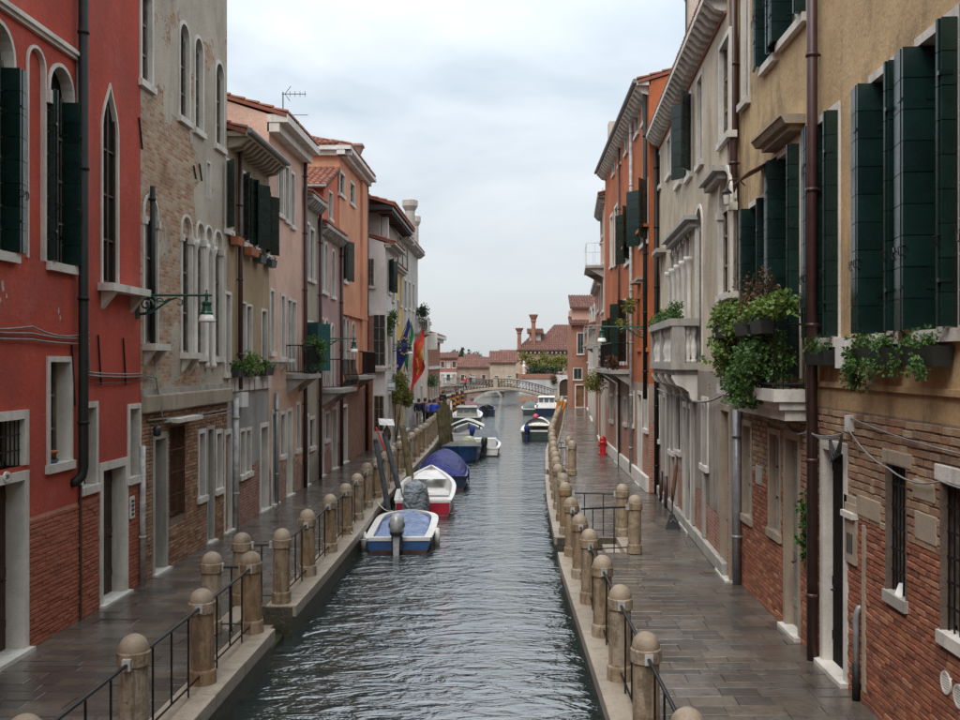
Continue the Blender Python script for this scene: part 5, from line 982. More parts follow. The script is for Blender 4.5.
# ------------------------------------------------------------------ boats (local: y = 0 at the stern, +y to the bow)
def hull_parts(rt, P, Ln, W, fb, sheer, topm, botm, inm, gunm, bowfull=2.2, transom=.86, deck=None, flare=1.08, floor=.38, gw=.12):
    N = 16; st = []
    for i in range(N+1):
        t = i/N; f = transom+(1-transom)*math.sin(min(t/.45, 1)*math.pi/2); f *= (1-max(0, (t-.42)/.58)**bowfull); w = max(W/2*f, .015); g = fb+sheer*t**2.2; st.append((t*Ln*(1), w, g))
    def sk(rows, close=False):
        m = MB(); vs = []; fs = []; k = len(rows[0])
        for r in rows: vs += [P(*q) for q in r]
        for i in range(len(rows)-1):
            for j in range(k-1): fs.append((i*k+j, i*k+j+1, (i+1)*k+j+1, (i+1)*k+j))
        return m.add(vs, fs)
    rk = lambda y, z: y + max(0, z)*.25*max(0, (y/Ln-.75)/.25)
    top = sk([[(-w*flare, rk(y, g), g), (-w, y, .10), (-w*.985, y, .06)] for y, w, g in st]); b = sk([[(w*flare, rk(y, g), g), (w, y, .10), (w*.985, y, .06)] for y, w, g in st]); top.add(b.v, b.f)
    y, w, g = st[0]; top.poly([P(-w*flare, y, g), P(-w*.985, y, .06), P(w*.985, y, .06), P(w*flare, y, g)]); top.build('hull', topm, rt, smooth=False)
    bo = sk([[(-w*.985, y, .06), (-w*.9, y, -.12), (0, y, -.25), (w*.9, y, -.12), (w*.985, y, .06)] for y, w, g in st]); y, w, g = st[0]; bo.poly([P(-w*.985, y, .06), P(-w*.9, y, -.12), P(0, y, -.25), P(w*.9, y, -.12), P(w*.985, y, .06)]); bo.build('hull_bottom', botm, rt)
    gun = MB(); q = lambda w: max(w*flare-gw, .0)
    for sg in (-1, 1):
        g_ = sk([[(sg*(w*flare+.025), rk(y, g), g-.05), (sg*(w*flare+.03), rk(y, g), g+.02), (sg*q(w), rk(y, g)-(.06 if i == N else 0), g+.03), (sg*q(w), rk(y, g)-(.06 if i == N else 0), g-.06)] for i, (y, w, g) in enumerate(st)]); gun.add(g_.v, g_.f)
    y, w, g = st[0]; gun.hexa([P(-w*flare, -.02, g-.06), P(w*flare, -.02, g-.06), P(w*flare, gw, g-.06), P(-w*flare, gw, g-.06), P(-w*flare, -.02, g+.025), P(w*flare, -.02, g+.025), P(w*flare, gw, g+.025), P(-w*flare, gw, g+.025)]); gun.build('gunwale', gunm, rt)
    ins = sk([[(-q(w), rk(y, g), g-.03), (-q(w)*.9, y, g-floor), (q(w)*.9, y, g-floor), (q(w), rk(y, g), g-.03)] for y, w, g in st]); y, w, g = st[0]; ins.poly([P(-q(w), gw, g-.03), P(-q(w)*.9, gw, g-floor), P(q(w)*.9, gw, g-floor), P(q(w), gw, g-.03)]); ins.build('inner_liner', inm, rt)
    return st
def boat(name, label, x, y, ang, cat='boat'):
    rt = root(name, label, cat, (x, y, WATER), 'boats moored in the canal'); ca, sa = math.cos(R_(ang)), math.sin(R_(ang))
    return rt, (lambda a, b, c: V(x+a*ca-b*sa, y+a*sa+b*ca, WATER+c))
def skin_sheet(rt, P, name, m, f, u, v):
    s = MB(); vs = [P(*f(i/u, j/v)) for i in range(u+1) for j in range(v+1)]; s.add(vs, [(i*(v+1)+j, i*(v+1)+j+1, (i+1)*(v+1)+j+1, (i+1)*(v+1)+j) for i in range(u) for j in range(v)]); return s.build(name, m, rt, smooth=True)
def dome_cover(rt, P, st, y0, y1, hgt, m, name='tarp_cover', flare=1.1, lumps=.04):
    def f(u, v):
        y = y0+(y1-y0)*u; k = min(range(len(st)), key=lambda i: abs(st[i][0]-y)); w = st[k][1]*flare; g = st[k][2]; a = (v-.5)*2; e = math.sin(math.pi*min(1, max(0, u)))**.45 if 0 < u < 1 else 0
        return (w*a, y, g+.02+hgt*e*(1-abs(a)**2.4) - (.12 if abs(a) > .97 else 0) + lumps*math.sin(9*u+5*a)*e*(1-abs(a)))
    return skin_sheet(rt, P, name, m, f, 18, 14)
def outboard(rt, P, x, y, z, k=1.0, m='motor_grey', tilt=0.0):
    s = MB(); Q = lambda a, b, c: P(x+a*k, y+(b*math.cos(tilt)-c*math.sin(tilt))*k, z+(b*math.sin(tilt)+c*math.cos(tilt))*k)
    rings = []
    for (zz, w, l0, l1) in ((.22, .10, -.20, .12), (.28, .15, -.30, .17), (.45, .165, -.34, .19), (.60, .15, -.31, .17), (.68, .10, -.24, .11), (.70, .04, -.15, .05)):
        rings.append([Q(w*math.cos(a), (l0+l1)/2+(l1-l0)/2*math.sin(a), zz) for a in [i*math.pi/6 for i in range(12)]])
    s.add([q for r in rings for q in r], [(i*12+j, i*12+(j+1) % 12, (i+1)*12+(j+1) % 12, (i+1)*12+j) for i in range(5) for j in range(12)] + [tuple(range(12)), tuple(60+j for j in range(12))]); ob = s.build('outboard_motor', m, rt, smooth=True)
    s = MB(); s.add([Q(1.04*w*math.cos(a), (l0+l1)/2+1.04*(l1-l0)/2*math.sin(a), zz) for (zz, w, l0, l1) in ((.21, .115, -.23, .13), (.30, .158, -.315, .175)) for a in [i*math.pi/6 for i in range(12)]], [(j, (j+1) % 12, 12+(j+1) % 12, 12+j) for j in range(12)]); s.build('cowling_band', 'motor_black', ob)
    for sg in (-1, 1): s = MB(); s.hexa([Q(sg*.162, -.24, .40), Q(sg*.168, -.24, .40), Q(sg*.172, .05, .40), Q(sg*.166, .05, .40), Q(sg*.155, -.22, .50), Q(sg*.160, -.22, .50), Q(sg*.165, .05, .50), Q(sg*.160, .05, .50)]); s.build('side_panel', 'motor_black', ob)
    s = MB(); s.hexa([Q(-.05, -.16, -.6), Q(.05, -.16, -.6), Q(.05, .02, -.6), Q(-.05, .02, -.6), Q(-.07, -.18, .23), Q(.07, -.18, .23), Q(.07, .06, .23), Q(-.07, .06, .23)]); s.hexa([Q(-.12, -.32, -.34), Q(.12, -.32, -.34), Q(.12, .0, -.34), Q(-.12, .0, -.34), Q(-.12, -.32, -.32), Q(.12, -.32, -.32), Q(.12, .0, -.32), Q(-.12, .0, -.32)]); s.build('leg', m, ob)
    s = MB(); s.hexa([Q(-.12, .0, -.1), Q(.12, .0, -.1), Q(.12, .12, -.1), Q(-.12, .12, -.1), Q(-.12, .0, .2), Q(.12, .0, .2), Q(.12, .12, .2), Q(-.12, .12, .2)]); s.build('clamp', 'motor_black', ob)
    s = MB(); s.tube([Q(0, .1, .35), Q(-.03, .5, .42)], .022, 6); s.build('tiller', 'motor_black', ob)
def rope(rt, a, b, sag=.15): cable([a, b], 'rubber_white', rt, .012, sag, 'mooring_rope')
# blue boat with the grey outboard
rt, P = boat('motor_boat', 'blue-hulled open boat with white gunwale and grey outboard, nearest on the left', -2.92, 25.0, 1.5)
st = hull_parts(rt, P, 3.9, 1.56, .36, .12, 'boat_blue', 'antifoul', 'tarp_blue', 'white_paint', 7.0, .95, gw=.16, floor=.22)
skin_sheet(rt, P, 'tarp_cover', 'tarp_blue', lambda u, v: ((v-.5)*1.28*(1-max(0, (u-.4)/.6)**5.0*.7), .25+u*3.2, .30+.18*u*u+.07*math.sin(math.pi*v)+.025*math.sin(13*u+9*v)), 16, 12)
outboard(rt, P, -.02, -.16, .2, 1.15, 'motor_light', -.12)
m = MB(); m.tube([P(-.96, .6, .42), P(-.96, .6, -.12)], [.09, .11], 10); m.build('fender', 'rubber_white', rt, smooth=True); rope(rt, P(-.7, .1, .4), V(lq(25)-.1, 24.2, .1)); rope(rt, P(-.5, 3.7, .5), V(lq(29)-.05, 29.4, .1), .1); m = MB(); m.tube([P(.9, 1.2, .42), P(.9, 1.2, -.05)], [.07, .09], 10); m.build('fender', 'rubber_white', rt, smooth=True)
# white boat with a red stern
rt, P = boat('motor_boat', 'white open boat with red transom and a grey cover over its motor', -2.82, 30.6, 2.5)
st = hull_parts(rt, P, 6.2, 1.75, .52, .42, 'white_paint', 'boat_red', 'white_paint', 'white_paint', 2.3, .9, gw=.1, floor=.42)
m = MB(); m.poly([P(-.79, -.03, .10), P(.79, -.03, .10), P(.82, -.03, .46), P(-.82, -.03, .46)]); m.build('transom', 'boat_red', rt)
def bag(u, v):
    a = v*2*math.pi; r = .44*(1-.25*u**2)*(1 if u < .85 else max(.05, (1-u)/.15*.9+.1)); r *= 1+.08*math.sin(3*a+4*u)+.05*math.sin(7*a); return (-.22+r*math.cos(a)*.95, -.12+r*math.sin(a)*.9, .05+1.15*u)
skin_sheet(rt, P, 'motor_cover', 'tarp_grey', bag, 14, 26)
for yy, ww in ((1.6, .8), (3.2, .72)): m = MB(); m.hexa([P(-ww, yy, .30), P(ww, yy, .30), P(ww, yy+.32, .30), P(-ww, yy+.32, .30), P(-ww, yy, .36), P(ww, yy, .36), P(ww, yy+.32, .36), P(-ww, yy+.32, .36)]); m.build('bench', 'white_paint', rt)
m = MB(); m.poly([P(-.62, 4.5, .66), P(.62, 4.5, .66), P(.28, 5.7, .85), P(-.28, 5.7, .85)]); m.build('foredeck', 'white_paint', rt); rope(rt, P(0, 6.2, .95), V(lq(37)-.1, 37, .1))
# boat under a navy tarpaulin
rt, P = boat('covered_boat', 'boat wholly wrapped in a navy blue tarpaulin behind the white and red boat', -2.7, 37.2, 3)
st = hull_parts(rt, P, 5.4, 1.8, .5, .35, 'boat_navy', 'antifoul', 'tarp_navy', 'boat_navy', 2.4, .9); dome_cover(rt, P, st, -.05, 5.35, .55, 'tarp_navy')
skin_sheet(rt, P, 'side_tarp', 'tarp_royal', lambda u, v: (.98*(1-max(0, (u-.5)*2)**2.4*.8)+.03*math.sin(11*u), .3+4.2*u, .62-.5*v+.1*u), 12, 5)
# blue rowing boat, bow towards the camera
rt, P = boat('rowing_boat', 'blue wooden rowing boat with its broad bow towards the viewer and an olive cover', -2.5, 52.6, 178)
st = hull_parts(rt, P, 5.4, 1.75, .55, .25, 'boat_blue', 'boat_navy', 'tarp_olive', 'boat_blue', 5.5, .9); dome_cover(rt, P, st, .6, 5.0, .2, 'tarp_olive')
m = MB(); m.lathe([(.3, 0), (.34, .12), (.2, .3), (.05, .34)], P(-.2, 1.4, .65), 12); m.build('bundle', 'tarp_lime', rt, smooth=True)
# white speed boat
rt, P = boat('speed_boat', 'white speedboat with grey outboard moored outside the blue rowing boat', -1.55, 50.5, 0)
st = hull_parts(rt, P, 4.6, 1.45, .42, .25, 'white_paint', 'boat_navy', 'lead_grey', 'white_paint', 2.4, .9); outboard(rt, P, 0, -.12, .3, 1.0, 'motor_black'); 
m = MB(); m.quad(P(-.7, 2.6, .75), P(.7, 2.6, .75), P(.55, 3.0, 1.15), P(-.55, 3.0, 1.15)); m.build('windscreen', 'glass_boat', rt)
for q in (-.35, .35): m = MB(); m.hexa([P(q-.24, 1.3, .25), P(q+.24, 1.3, .25), P(q+.24, 1.75, .25), P(q-.24, 1.75, .25), P(q-.22, 1.3, .8), P(q+.22, 1.3, .8), P(q+.22, 1.4, .85), P(q-.22, 1.4, .85)]); m.build('seat', 'white_paint', rt)
# boat with a white awning
rt, P = boat('awning_boat', 'white motor boat under a peaked white awning, beyond the blue rowing boat', -2.9, 59.5, 1)
st = hull_parts(rt, P, 5.6, 1.7, .5, .3, 'white_paint', 'boat_navy', 'lead_grey', 'white_paint', 2.3, .9)
skin_sheet(rt, P, 'awning', 'tarp_white', lambda u, v: ((v-.5)*2.1, .4+2.6*u, 1.3-.5*abs(v-.5)**1.3*2+.05*math.sin(6*u)), 8, 10)
m = MB()
for (a, b) in ((-.9, .5), (.9, .5), (-.9, 2.9), (.9, 2.9)): m.tube([P(a*.85, b, .4), P(a*.85, b, .95)], .025, 6)
m.build('awning_pole', 'motor_grey', rt); outboard(rt, P, .35, -.12, .3, 1.0, 'tarp_royal')
# cabin boat
def cabin(rt, P, x0, x1, y0, y1, z0, z1, m='white_paint', win=True):
    s = MB(); s.hexa([P(x0, y0, z0), P(x1, y0, z0), P(x1, y1, z0), P(x0, y1, z0), P(x0*.92, y0+.12, z1), P(x1*.92, y0+.12, z1), P(x1*.85, y1-.3, z1), P(x0*.85, y1-.3, z1)]); c = s.build('cabin', m, rt)
    s = MB(); s.hexa([P(x0, y0-.1, z1), P(x1, y0-.1, z1), P(x1*.95, y1-.1, z1), P(x0*.95, y1-.1, z1), P(x0*.97, y0-.05, z1+.07), P(x1*.97, y0-.05, z1+.07), P(x1*.9, y1-.15, z1+.07), P(x0*.9, y1-.15, z1+.07)]); s.build('cabin_roof', m, c)
    n = 3; w = (x1-x0)/n; h = z1-z0
    for i in range(n): a = x0+w*i+w*.12; b = x0+w*(i+1)-w*.12; s = MB(); s.quad(P(a*.97, y0+.05, z0+h*.5), P(b*.97, y0+.05, z0+h*.5), P(b*.94, y0+.09, z0+h*.88), P(a*.94, y0+.09, z0+h*.88)); s.build('cabin_window', 'glass_boat', c)
rt, P = boat('cabin_boat', 'cabin boat with wide windscreen and pale roof in front of the bridge on the left', -3.6, 74, 1)
st = hull_parts(rt, P, 7.0, 2.1, .7, .4, 'boat_green', 'boat_navy', 'white_paint', 'white_paint', 2.4, .92); cabin(rt, P, -.8, .8, 1.2, 3.4, .55, 1.35, 'cabin_wood')
rt, P = boat('covered_boat', 'low boat under a maroon cover moored by the left quay before the bridge', -4.1, 90, 4)
st = hull_parts(rt, P, 6.0, 1.9, .6, .35, 'boat_navy', 'antifoul', 'tarp_maroon', 'boat_navy', 2.4, .9); dome_cover(rt, P, st, 0, 5.9, .35, 'tarp_maroon')
rt, P = boat('small_boat', 'small dark boat beside the maroon covered boat below the bridge', -2.55, 88, 0)
st = hull_parts(rt, P, 4.5, 1.5, .55, .3, 'boat_navy', 'motor_black', 'motor_black', 'boat_navy', 2.4, .9); outboard(rt, P, 0, -.12, .35, 1.0, 'motor_black')
# right bank boats
rt, P = boat('motor_boat', 'dark green boat with white deck and navy canvas hood by the right quay', 1.28, 60.3, -4)
st = hull_parts(rt, P, 5.6, 1.85, .62, .3, 'boat_green', 'motor_black', 'white_paint', 'white_paint', 2.4, .92, gw=.2)
skin_sheet(rt, P, 'canvas_hood', 'boat_navy', lambda u, v: (math.cos(math.pi*(1-v))*.82, 1.1+1.9*u, .62+.72*math.sin(math.pi*v)*(1-.55*u)), 8, 12)
dome_cover(rt, P, st, 3.2, 5.5, .35, 'tarp_white', 'foredeck_cover'); outboard(rt, P, -.55, -.12, .3, 1.0, 'tarp_navy')
rt, P = boat('cabin_boat', 'white cabin boat with blue hull moored by the right quay', 2.75, 88, -3)
st = hull_parts(rt, P, 7, 2.0, .75, .4, 'boat_navy', 'boat_navy', 'white_paint', 'white_paint', 2.4, .92); cabin(rt, P, -.75, .75, .7, 3.2, .7, 1.65)
rt, P = boat('small_boat', 'small dark green covered boat left of the white cabin boat', 1.45, 90, 0)
st = hull_parts(rt, P, 4.6, 1.5, .55, .3, 'boat_green', 'motor_black', 'motor_black', 'white_paint', 2.4, .9); dome_cover(rt, P, st, .2, 4.4, .45, 'boat_green')
rt = root('mooring_buoy', 'round pinkish red buoy floating in front of the white cabin boat', 'buoy', (1.75, 84, WATER)); m = MB(); m.lathe([(.01, -.15)]+[(.27*math.cos(a), .15+.27*math.sin(a)) for a in [-1.2+i*.3 for i in range(9)]]+[(.05, .44)], (1.75, 84, WATER), 14); m.build('float', 'buoy_red', rt, smooth=True); m = MB(); m.tube([(1.75, 84, WATER+.4), (1.75, 84, WATER+.52)], .05, 6); m.build('ring', 'iron', rt)

# ------------------------------------------------------------------ street lamps on brackets
def lamp(name, label, a, dirn, reach, z, k=1.0):
    a = Vector(a); d = Vector(dirn).normalized(); rt = root(name, label, 'street lamp', a+V(0, 0, z-.5), 'green bracket lamps'); Q = lambda r, h: a+d*r+V(0, 0, z+h)
    s = MB(); s.tube([Q(0, 0), Q(reach+.1, 0)], .022*k, 8); s.tube([Q(0, -.44), Q(.0, .06)], .045, 8); br = s.build('bracket', 'lamp_green', rt)
    s = MB(); cur = [Q(.02+.02*math.sin(i), -.36+.0*i) for i in range(1)]
    s.tube([Q(0, -.36), Q(.16, -.34), Q(.32, -.28), Q(.48, -.17), Q(.62, -.08), Q(.74, -.045), Q(.84, -.09), Q(.84, -.17), Q(.78, -.19), Q(.76, -.14)], [.03, .03, .026, .022, .02, .018, .016, .014, .012, .01], 6)
    s.tube([Q(.17+.13*(1-i/16)*math.cos(i*.62), -.17+.13*(1-i/16)*math.sin(i*.62)) for i in range(15)], .019, 6); s.tube([Q(.42+.06*math.cos(i*.5), -.10+.045*math.sin(i*.5)) for i in range(10)], .014, 6); s.tube([Q(.3, -.02), Q(.36, -.1), Q(.5, -.12), Q(.62, -.06)], .016, 6); s.build('scrollwork', 'lamp_green', br)
    c = Q(reach, 0); s = MB(); s.lathe([(.02, .1), (.012, .06), (.03, .03), (.03, -.03), (.028, -.1), (.09, -.13), (.09, -.16), (.075, -.2), (.095, -.3), (.115, -.33), (.115, -.36), (.06, -.36)], c, 16); s.build('lamp_housing', 'lamp_green', rt, smooth=False)
    s = MB(); s.lathe([(.11, -.36), (.15, -.47), (.155, -.5), (.145, -.5), (.1, -.38)], c, 18); s.build('lamp_shade', 'lamp_glass', rt, smooth=True); return rt
lamp('street_lamp', 'green scrolled bracket lamp on the corner of the red house', L.P(18.75, 0, .02), (1, 0, 0), 1.3, 5.45)
lamp('street_lamp', 'green bracket lamp beside the mauve house balcony on the left', L.P(36.2, 0, .02), (1, 0, 0), 1.25, 5.05)
lamp('street_lamp', 'green bracket lamp reaching out from the rust red house on the right', RT.P(32.6, 0, .02), (-1, 0, 0), 1.45, 5.35)
lamp('street_lamp', 'green bracket lamp on the white house beyond the flags', (-6.2, 50.5, 0), (1, 0, 0), .9, 5.1)
# lantern over the planted balcony
la = root('wall_lantern', 'small glass lantern hanging from a curved bracket above the planted balcony', 'lantern', RT.P(18.7, 6.5, .3)); m = MB(); c = RT.P(18.7, 0, 0)
m.tube([RT.P(18.7, 7.5, 0), RT.P(18.7, 7.62, .12), RT.P(18.7, 7.6, .28), RT.P(18.7, 7.45, .34)], .014, 6); m.lathe([(.01, .02), (.1, -.08), (.1, -.1), (.03, -.1)], RT.P(18.7, 7.45, .34), 10); m.build('bracket', 'iron', la); m = MB(); m.lathe([(.05, -.1), (.07, -.16), (.05, -.3), (.02, -.33)], RT.P(18.7, 7.45, .34), 10); m.build('glass', 'lamp_glass', la)
aw = root('rusted_awning', 'small rusted metal awning beside the lantern above the balcony', 'awning', RT.P(16.8, 7.4, 0)); m = MB()
for i in range(7): q = 16.3+i*.17; m.hexa([RT.P(q, 7.55, 0), RT.P(q+.15, 7.55, 0), RT.P(q+.15, 7.28, .5), RT.P(q, 7.28, .5), RT.P(q, 7.57, 0), RT.P(q+.15, 7.57, 0), RT.P(q+.15, 7.30, .5), RT.P(q, 7.30, .5)])
m.build('sheet', 'iron_rust', aw)

# ------------------------------------------------------------------ plants and window boxes
def window_box(F, u0, u1, z, n0, boxm, leafm, label, n=350, size=.07, hgt=.14, trail=0, seed=1, bh=.2, bd=.22):
    rt = root('window_box', label, 'window box', F.P((u0+u1)/2, z, n0+bd/2), 'window boxes on the house fronts'); m = MB(); m.hexa([F.P(u0+.03, z, n0+.02), F.P(u1-.03, z, n0+.02), F.P(u1-.03, z, n0+bd-.03), F.P(u0+.03, z, n0+bd-.03), F.P(u0, z+bh, n0), F.P(u1, z+bh, n0), F.P(u1, z+bh, n0+bd), F.P(u0, z+bh, n0+bd)]); m.build('box', boxm, rt)
    if n:
        bl = [(F.P(u0+(u1-u0)*(i+.5)/k, z+bh+hgt*.5, n0+bd/2), (max(.1, (u1-u0)/k*.55), max(.1, (u1-u0)/k*.55), hgt)) for k in [max(1, round((u1-u0)/.35))] for i in range(k)]
        if trail: bl += [(F.P(u0+(u1-u0)*q, z-.02, n0+bd+.04), (.11, .16, trail)) for q in (.15, .35, .8)]
        stuff(foliage_mesh(bl, n, size, seed).build('plants', leafm, rt))
    return rt
ribs = []
window_box(RT, 9.75, 10.72, 4.16, .02, 'planter_dark', 'leaf_green', 'dark railing window box with trailing green plants below the nearest yellow house window', 800, .05, .11, .12, 3)
window_box(RT, 10.95, 12.1, 4.16, .02, 'planter_dark', 'leaf_green', 'dark window box with ivy spilling over below the second yellow house window', 900, .05, .11, .14, 4)
window_box(RT, 13.15, 14.1, 4.16, .02, 'planter_dark', 'leaf_green', 'dark window box with short grass-like greens beside the white meter box', 500, .05, .1, 0, 5)
plant('ivy_plant', 'ivy clump hanging from the corner of the second window box on the yellow house', [(RT.P(12.0, 4.1, .22), (.13, .17, .24)), (RT.P(12.1, 4.32, .2), (.12, .17, .1))], 700, .05, 'leaf_green', 'plant', None, 11)
window_box(L, 24.75, 25.4, 3.82, .05, 'planter_dark', 'leaf_green', 'leftmost black planter with low greens on the ochre house ledge', 300, .08, .12, 0, 21)
window_box(L, 25.75, 26.9, 3.82, .05, 'planter_dark', 'leaf_light', 'middle planter with bright bushy plants on the ochre house ledge', 700, .08, .26, 0, 22)
window_box(L, 27.5, 28.4, 3.82, .05, 'planter_dark', 'leaf_green', 'rightmost planter with greens on the ochre house ledge', 400, .08, .16, 0, 23)
window_box(L, 24.75, 25.35, 7.12, .04, 'terracotta', 'leaf_dark', 'terracotta trough under the first ochre house upper window', 60, .05, .05, 0, 24); window_box(L, 26.0, 26.85, 7.0, .04, 'terracotta', 'leaf_dark', 'terracotta trough under the middle ochre house upper window', 60, .05, .05, 0, 25)
window_box(L, 27.0, 27.6, 6.9, .04, 'planter_green', 'leaf_dark', 'green trough under the shuttered ochre house upper window', 80, .05, .06, 0, 26); window_box(L, 28.2, 28.8, 6.9, .04, 'planter_green', 'leaf_dark', 'green trough next to the pink house on the ochre upper floor', 80, .05, .06, 0, 27)
plant('balcony_plant', 'green creeper hanging over the rail of the pink house balcony', [(L.P(32.6, 4.75, .6), (.35, .6, .25)), (L.P(33.0, 4.35, .68), (.2, .25, .4))], 900, .09, 'leaf_green', 'plant', None, 31); plant('balcony_plant', 'dark trough plants along the foot of the pink house balcony', [(L.P(31.9, 3.98, .62), (.12, .9, .16))], 400, .08, 'leaf_dark', 'plant', None, 32)
B0 = 'plants on the yellow house balcony'
plant('balcony_shrub', 'light green shrub at the far corner of the planted balcony', [(RT.P(17.8, 5.0, .55), (.26, .42, .2)), (RT.P(17.4, 5.12, .5), (.24, .4, .2)), (RT.P(17.1, 4.75, .55), (.22, .35, .16)), (RT.P(18.0, 4.3, .6), (.2, .3, .34)), (RT.P(17.6, 4.45, .62), (.24, .34, .13)), (RT.P(18.1, 4.75, .55), (.18, .25, .2))], 2300, .085, 'leaf_light', 'plant', B0, 41)
plant('balcony_shrub', 'dark leafy creeper pouring over the front of the planted balcony', [(RT.P(15.7, 4.15, .52), (.34, .6, .36)), (RT.P(16.2, 3.85, .58), (.3, .5, .28)), (RT.P(15.2, 4.35, .46), (.3, .4, .34)), (RT.P(16.6, 3.68, .6), (.22, .4, .16)), (RT.P(14.8, 4.2, .4), (.2, .3, .3)), (RT.P(15.9, 3.62, .6), (.24, .4, .16))], 4600, .072, 'leaf_green', 'plant', B0, 42)
plant('balcony_shrub', 'dry reddish shrub standing in the middle of the planted balcony', [(RT.P(16.30, 5.2, .4), (.3, .55, .42)), (RT.P(16.80, 5.0, .4), (.2, .4, .3)), (RT.P(15.60, 5.35, .35), (.14, .3, .4))], 700, .06, 'leaf_dry', 'plant', B0, 43)
plant('balcony_shrub', 'pale green potted plant near the downpipe on the balcony rail', [(RT.P(14.70, 5.0, .5), (.22, .32, .18)), (RT.P(14.30, 5.05, .48), (.2, .2, .16))], 650, .09, 'leaf_light', 'plant', B0, 44)
plant('balcony_shrub', 'pale green potted plant in the middle of the balcony rail', [(RT.P(15.50, 4.95, .5), (.22, .36, .16))], 500, .09, 'leaf_light', 'plant', B0, 45)
for i, (a, b) in enumerate(((14.6, 15.3), (15.5, 16.4), (17.0, 18.0))): window_box(RT, a, b, 4.62, .5, 'planter_dark', 'leaf_dark', f'{("near", "middle", "far")[i]} dark trough hung on the planted balcony rail', 60, .05, .05, 0, 50+i)
plant('wall_plant', 'small green plant growing beside the steel pipe on the yellow house base', [(RT.P(14.55, 1.95, .08), (.12, .2, .34)), (RT.P(14.6, 1.45, .08), (.1, .16, .25))], 500, .07, 'leaf_green', 'plant', None, 61)
plant('balcony_plant', 'low greens growing behind the cream palazzo balustrade', [(CR.P(25+i*1.1, 5.36, .45), (.2, .5, .17)) for i in range(4)] + [(CR.P(24.1, 5.4, .42), (.2, .4, .22))], 1500, .08, 'leaf_green', 'plant', None, 62)
plant('balcony_plant', 'yellowing plants in boxes on the rust red house window ledge', [(RT.P(34.5, 6.15, .35), (.2, .5, .22)), (RT.P(36.5, 5.6, .35), (.2, .5, .22))], 600, .1, 'leaf_autumn', 'plant', None, 63)
plant('hanging_basket', 'round yellow-green hanging basket by the hydrant on the right', [(V(3.45, 43.5, 3.35), (.42, .5, .42))], 900, .1, 'leaf_autumn', 'plant', None, 64); plant('balcony_plant', 'brownish plants on the first rust red house balcony', [(RT.P(37.5, 4.2, .7), (.2, .6, .3))], 500, .1, 'leaf_dry', 'plant', None, 65)
plant('restaurant_creeper', 'big yellow-green creeper around the restaurant sign on the left', [(V(-5.95, 51, 3.2), (.4, .6, .6)), (V(-5.75, 52, 2.4), (.35, .6, .5)), (V(-5.95, 50.5, 2.5), (.3, .5, .5)), (V(-5.75, 52, 3.0), (.3, .4, .4))], 2600, .12, 'leaf_autumn', 'plant', None, 66, base=(-6.1, 51, 0))
plant('balcony_plant', 'green plant hanging from the white house corner ledge', [(V(-6.0, 48.3, 6.3), (.25, .4, .4)), (V(-6.05, 48.5, 5.9), (.2, .3, .4))], 900, .1, 'leaf_green', 'plant', None, 67); plant('hanging_basket', 'green hanging basket on the brick corner house', [(V(-6.5, 79.0, 2.75), (.4, .4, .42))], 500, .13, 'leaf_green', 'plant', None, 68)
plant('balcony_plant', 'green plants overflowing the grey house corner balcony', [(V(-6.3, 68.5, 7.6), (.35, .6, .5)), (V(-6.2, 69, 6.8), (.3, .4, .4))], 1200, .13, 'leaf_dark', 'plant', None, 69)

# ------------------------------------------------------------------ street things
hy = root('fire_hydrant', 'red street hydrant standing by the rust red house wall', 'hydrant', (4.0, 45.5, 0)); m = MB(); m.lathe([(.2, 0), (.2, .06), (.14, .08), (.14, .5), (.19, .52), (.19, .56), (.16, .6), (.15, .72), (.1, .8), (.03, .84)], (4.0, 45.5, 0), 14); m.build('barrel', 'hydrant_red', hy); m = MB(); m.tube([(3.78, 45.5, .42), (4.22, 45.5, .42)], .07, 10); m.build('outlet', 'hydrant_red', hy)
dp = root('dustpan', 'black long-handled dustpan standing on the right pavement by the open door', 'dustpan', (3.97, 25.2, 0)); X, Y = 3.97, 25.2
m = MB(); m.hexa([(X-.2, Y-.1, .0), (X+.2, Y-.1, .0), (X+.17, Y+.12, .0), (X-.17, Y+.12, .0), (X-.05, Y-.0, .36), (X+.05, Y-.0, .36), (X+.05, Y+.1, .36), (X-.05, Y+.1, .36)]); m.build('pan', 'motor_black', dp); m = MB(); m.tube([(X, Y+.04, .34), (X-.01, Y+.05, 1.02)], .014, 6); m.build('handle', 'motor_black', dp); m = MB(); m.tube([(X-.07, Y-.09, .18), (X, Y-.07, .26), (X+.07, Y-.09, .18)], .01, 5); m.build('emblem', 'lead_grey', dp)
um = root('folded_parasol', 'folded brown cloth parasol leaning against the cream palazzo wall', 'parasol', (4.12, 25.6, 0)); m = MB(); m.tube([(4.0, 25.7, .0), (4.2, 25.9, 1.75)], .016, 6); m.build('pole', 'wood_dark', um); m = MB(); m.tube([(4.02, 25.72, .65), (4.07, 25.76, .8), (4.12, 25.82, 1.15), (4.18, 25.88, 1.5), (4.2, 25.9, 1.68)], [.015, .05, .055, .04, .015], 9); m.build('canopy', 'mop_cloth', um, smooth=True)
ct = root('hanging_coat', 'dark blue work overall hanging in the open doorway of the cream palazzo', 'coat', CR.P(24.9, 0, .1)); m = MB()
for i, (du_, nn, zb, rr) in enumerate(((0, -.06, .42, .05), (.07, -.1, .3, .045), (.13, -.04, .75, .04), (.04, -.14, .55, .05))): m.tube([CR.P(24.78+du_*.3, 1.74, -.08), CR.P(24.78+du_*.7, 1.55, nn), CR.P(24.8+du_, 1.1, nn+.02), CR.P(24.8+du_*1.2, zb, nn), CR.P(24.8+du_*1.2, zb-.03, nn)], [.02, rr, rr*1.3, rr, rr*.5], 7)
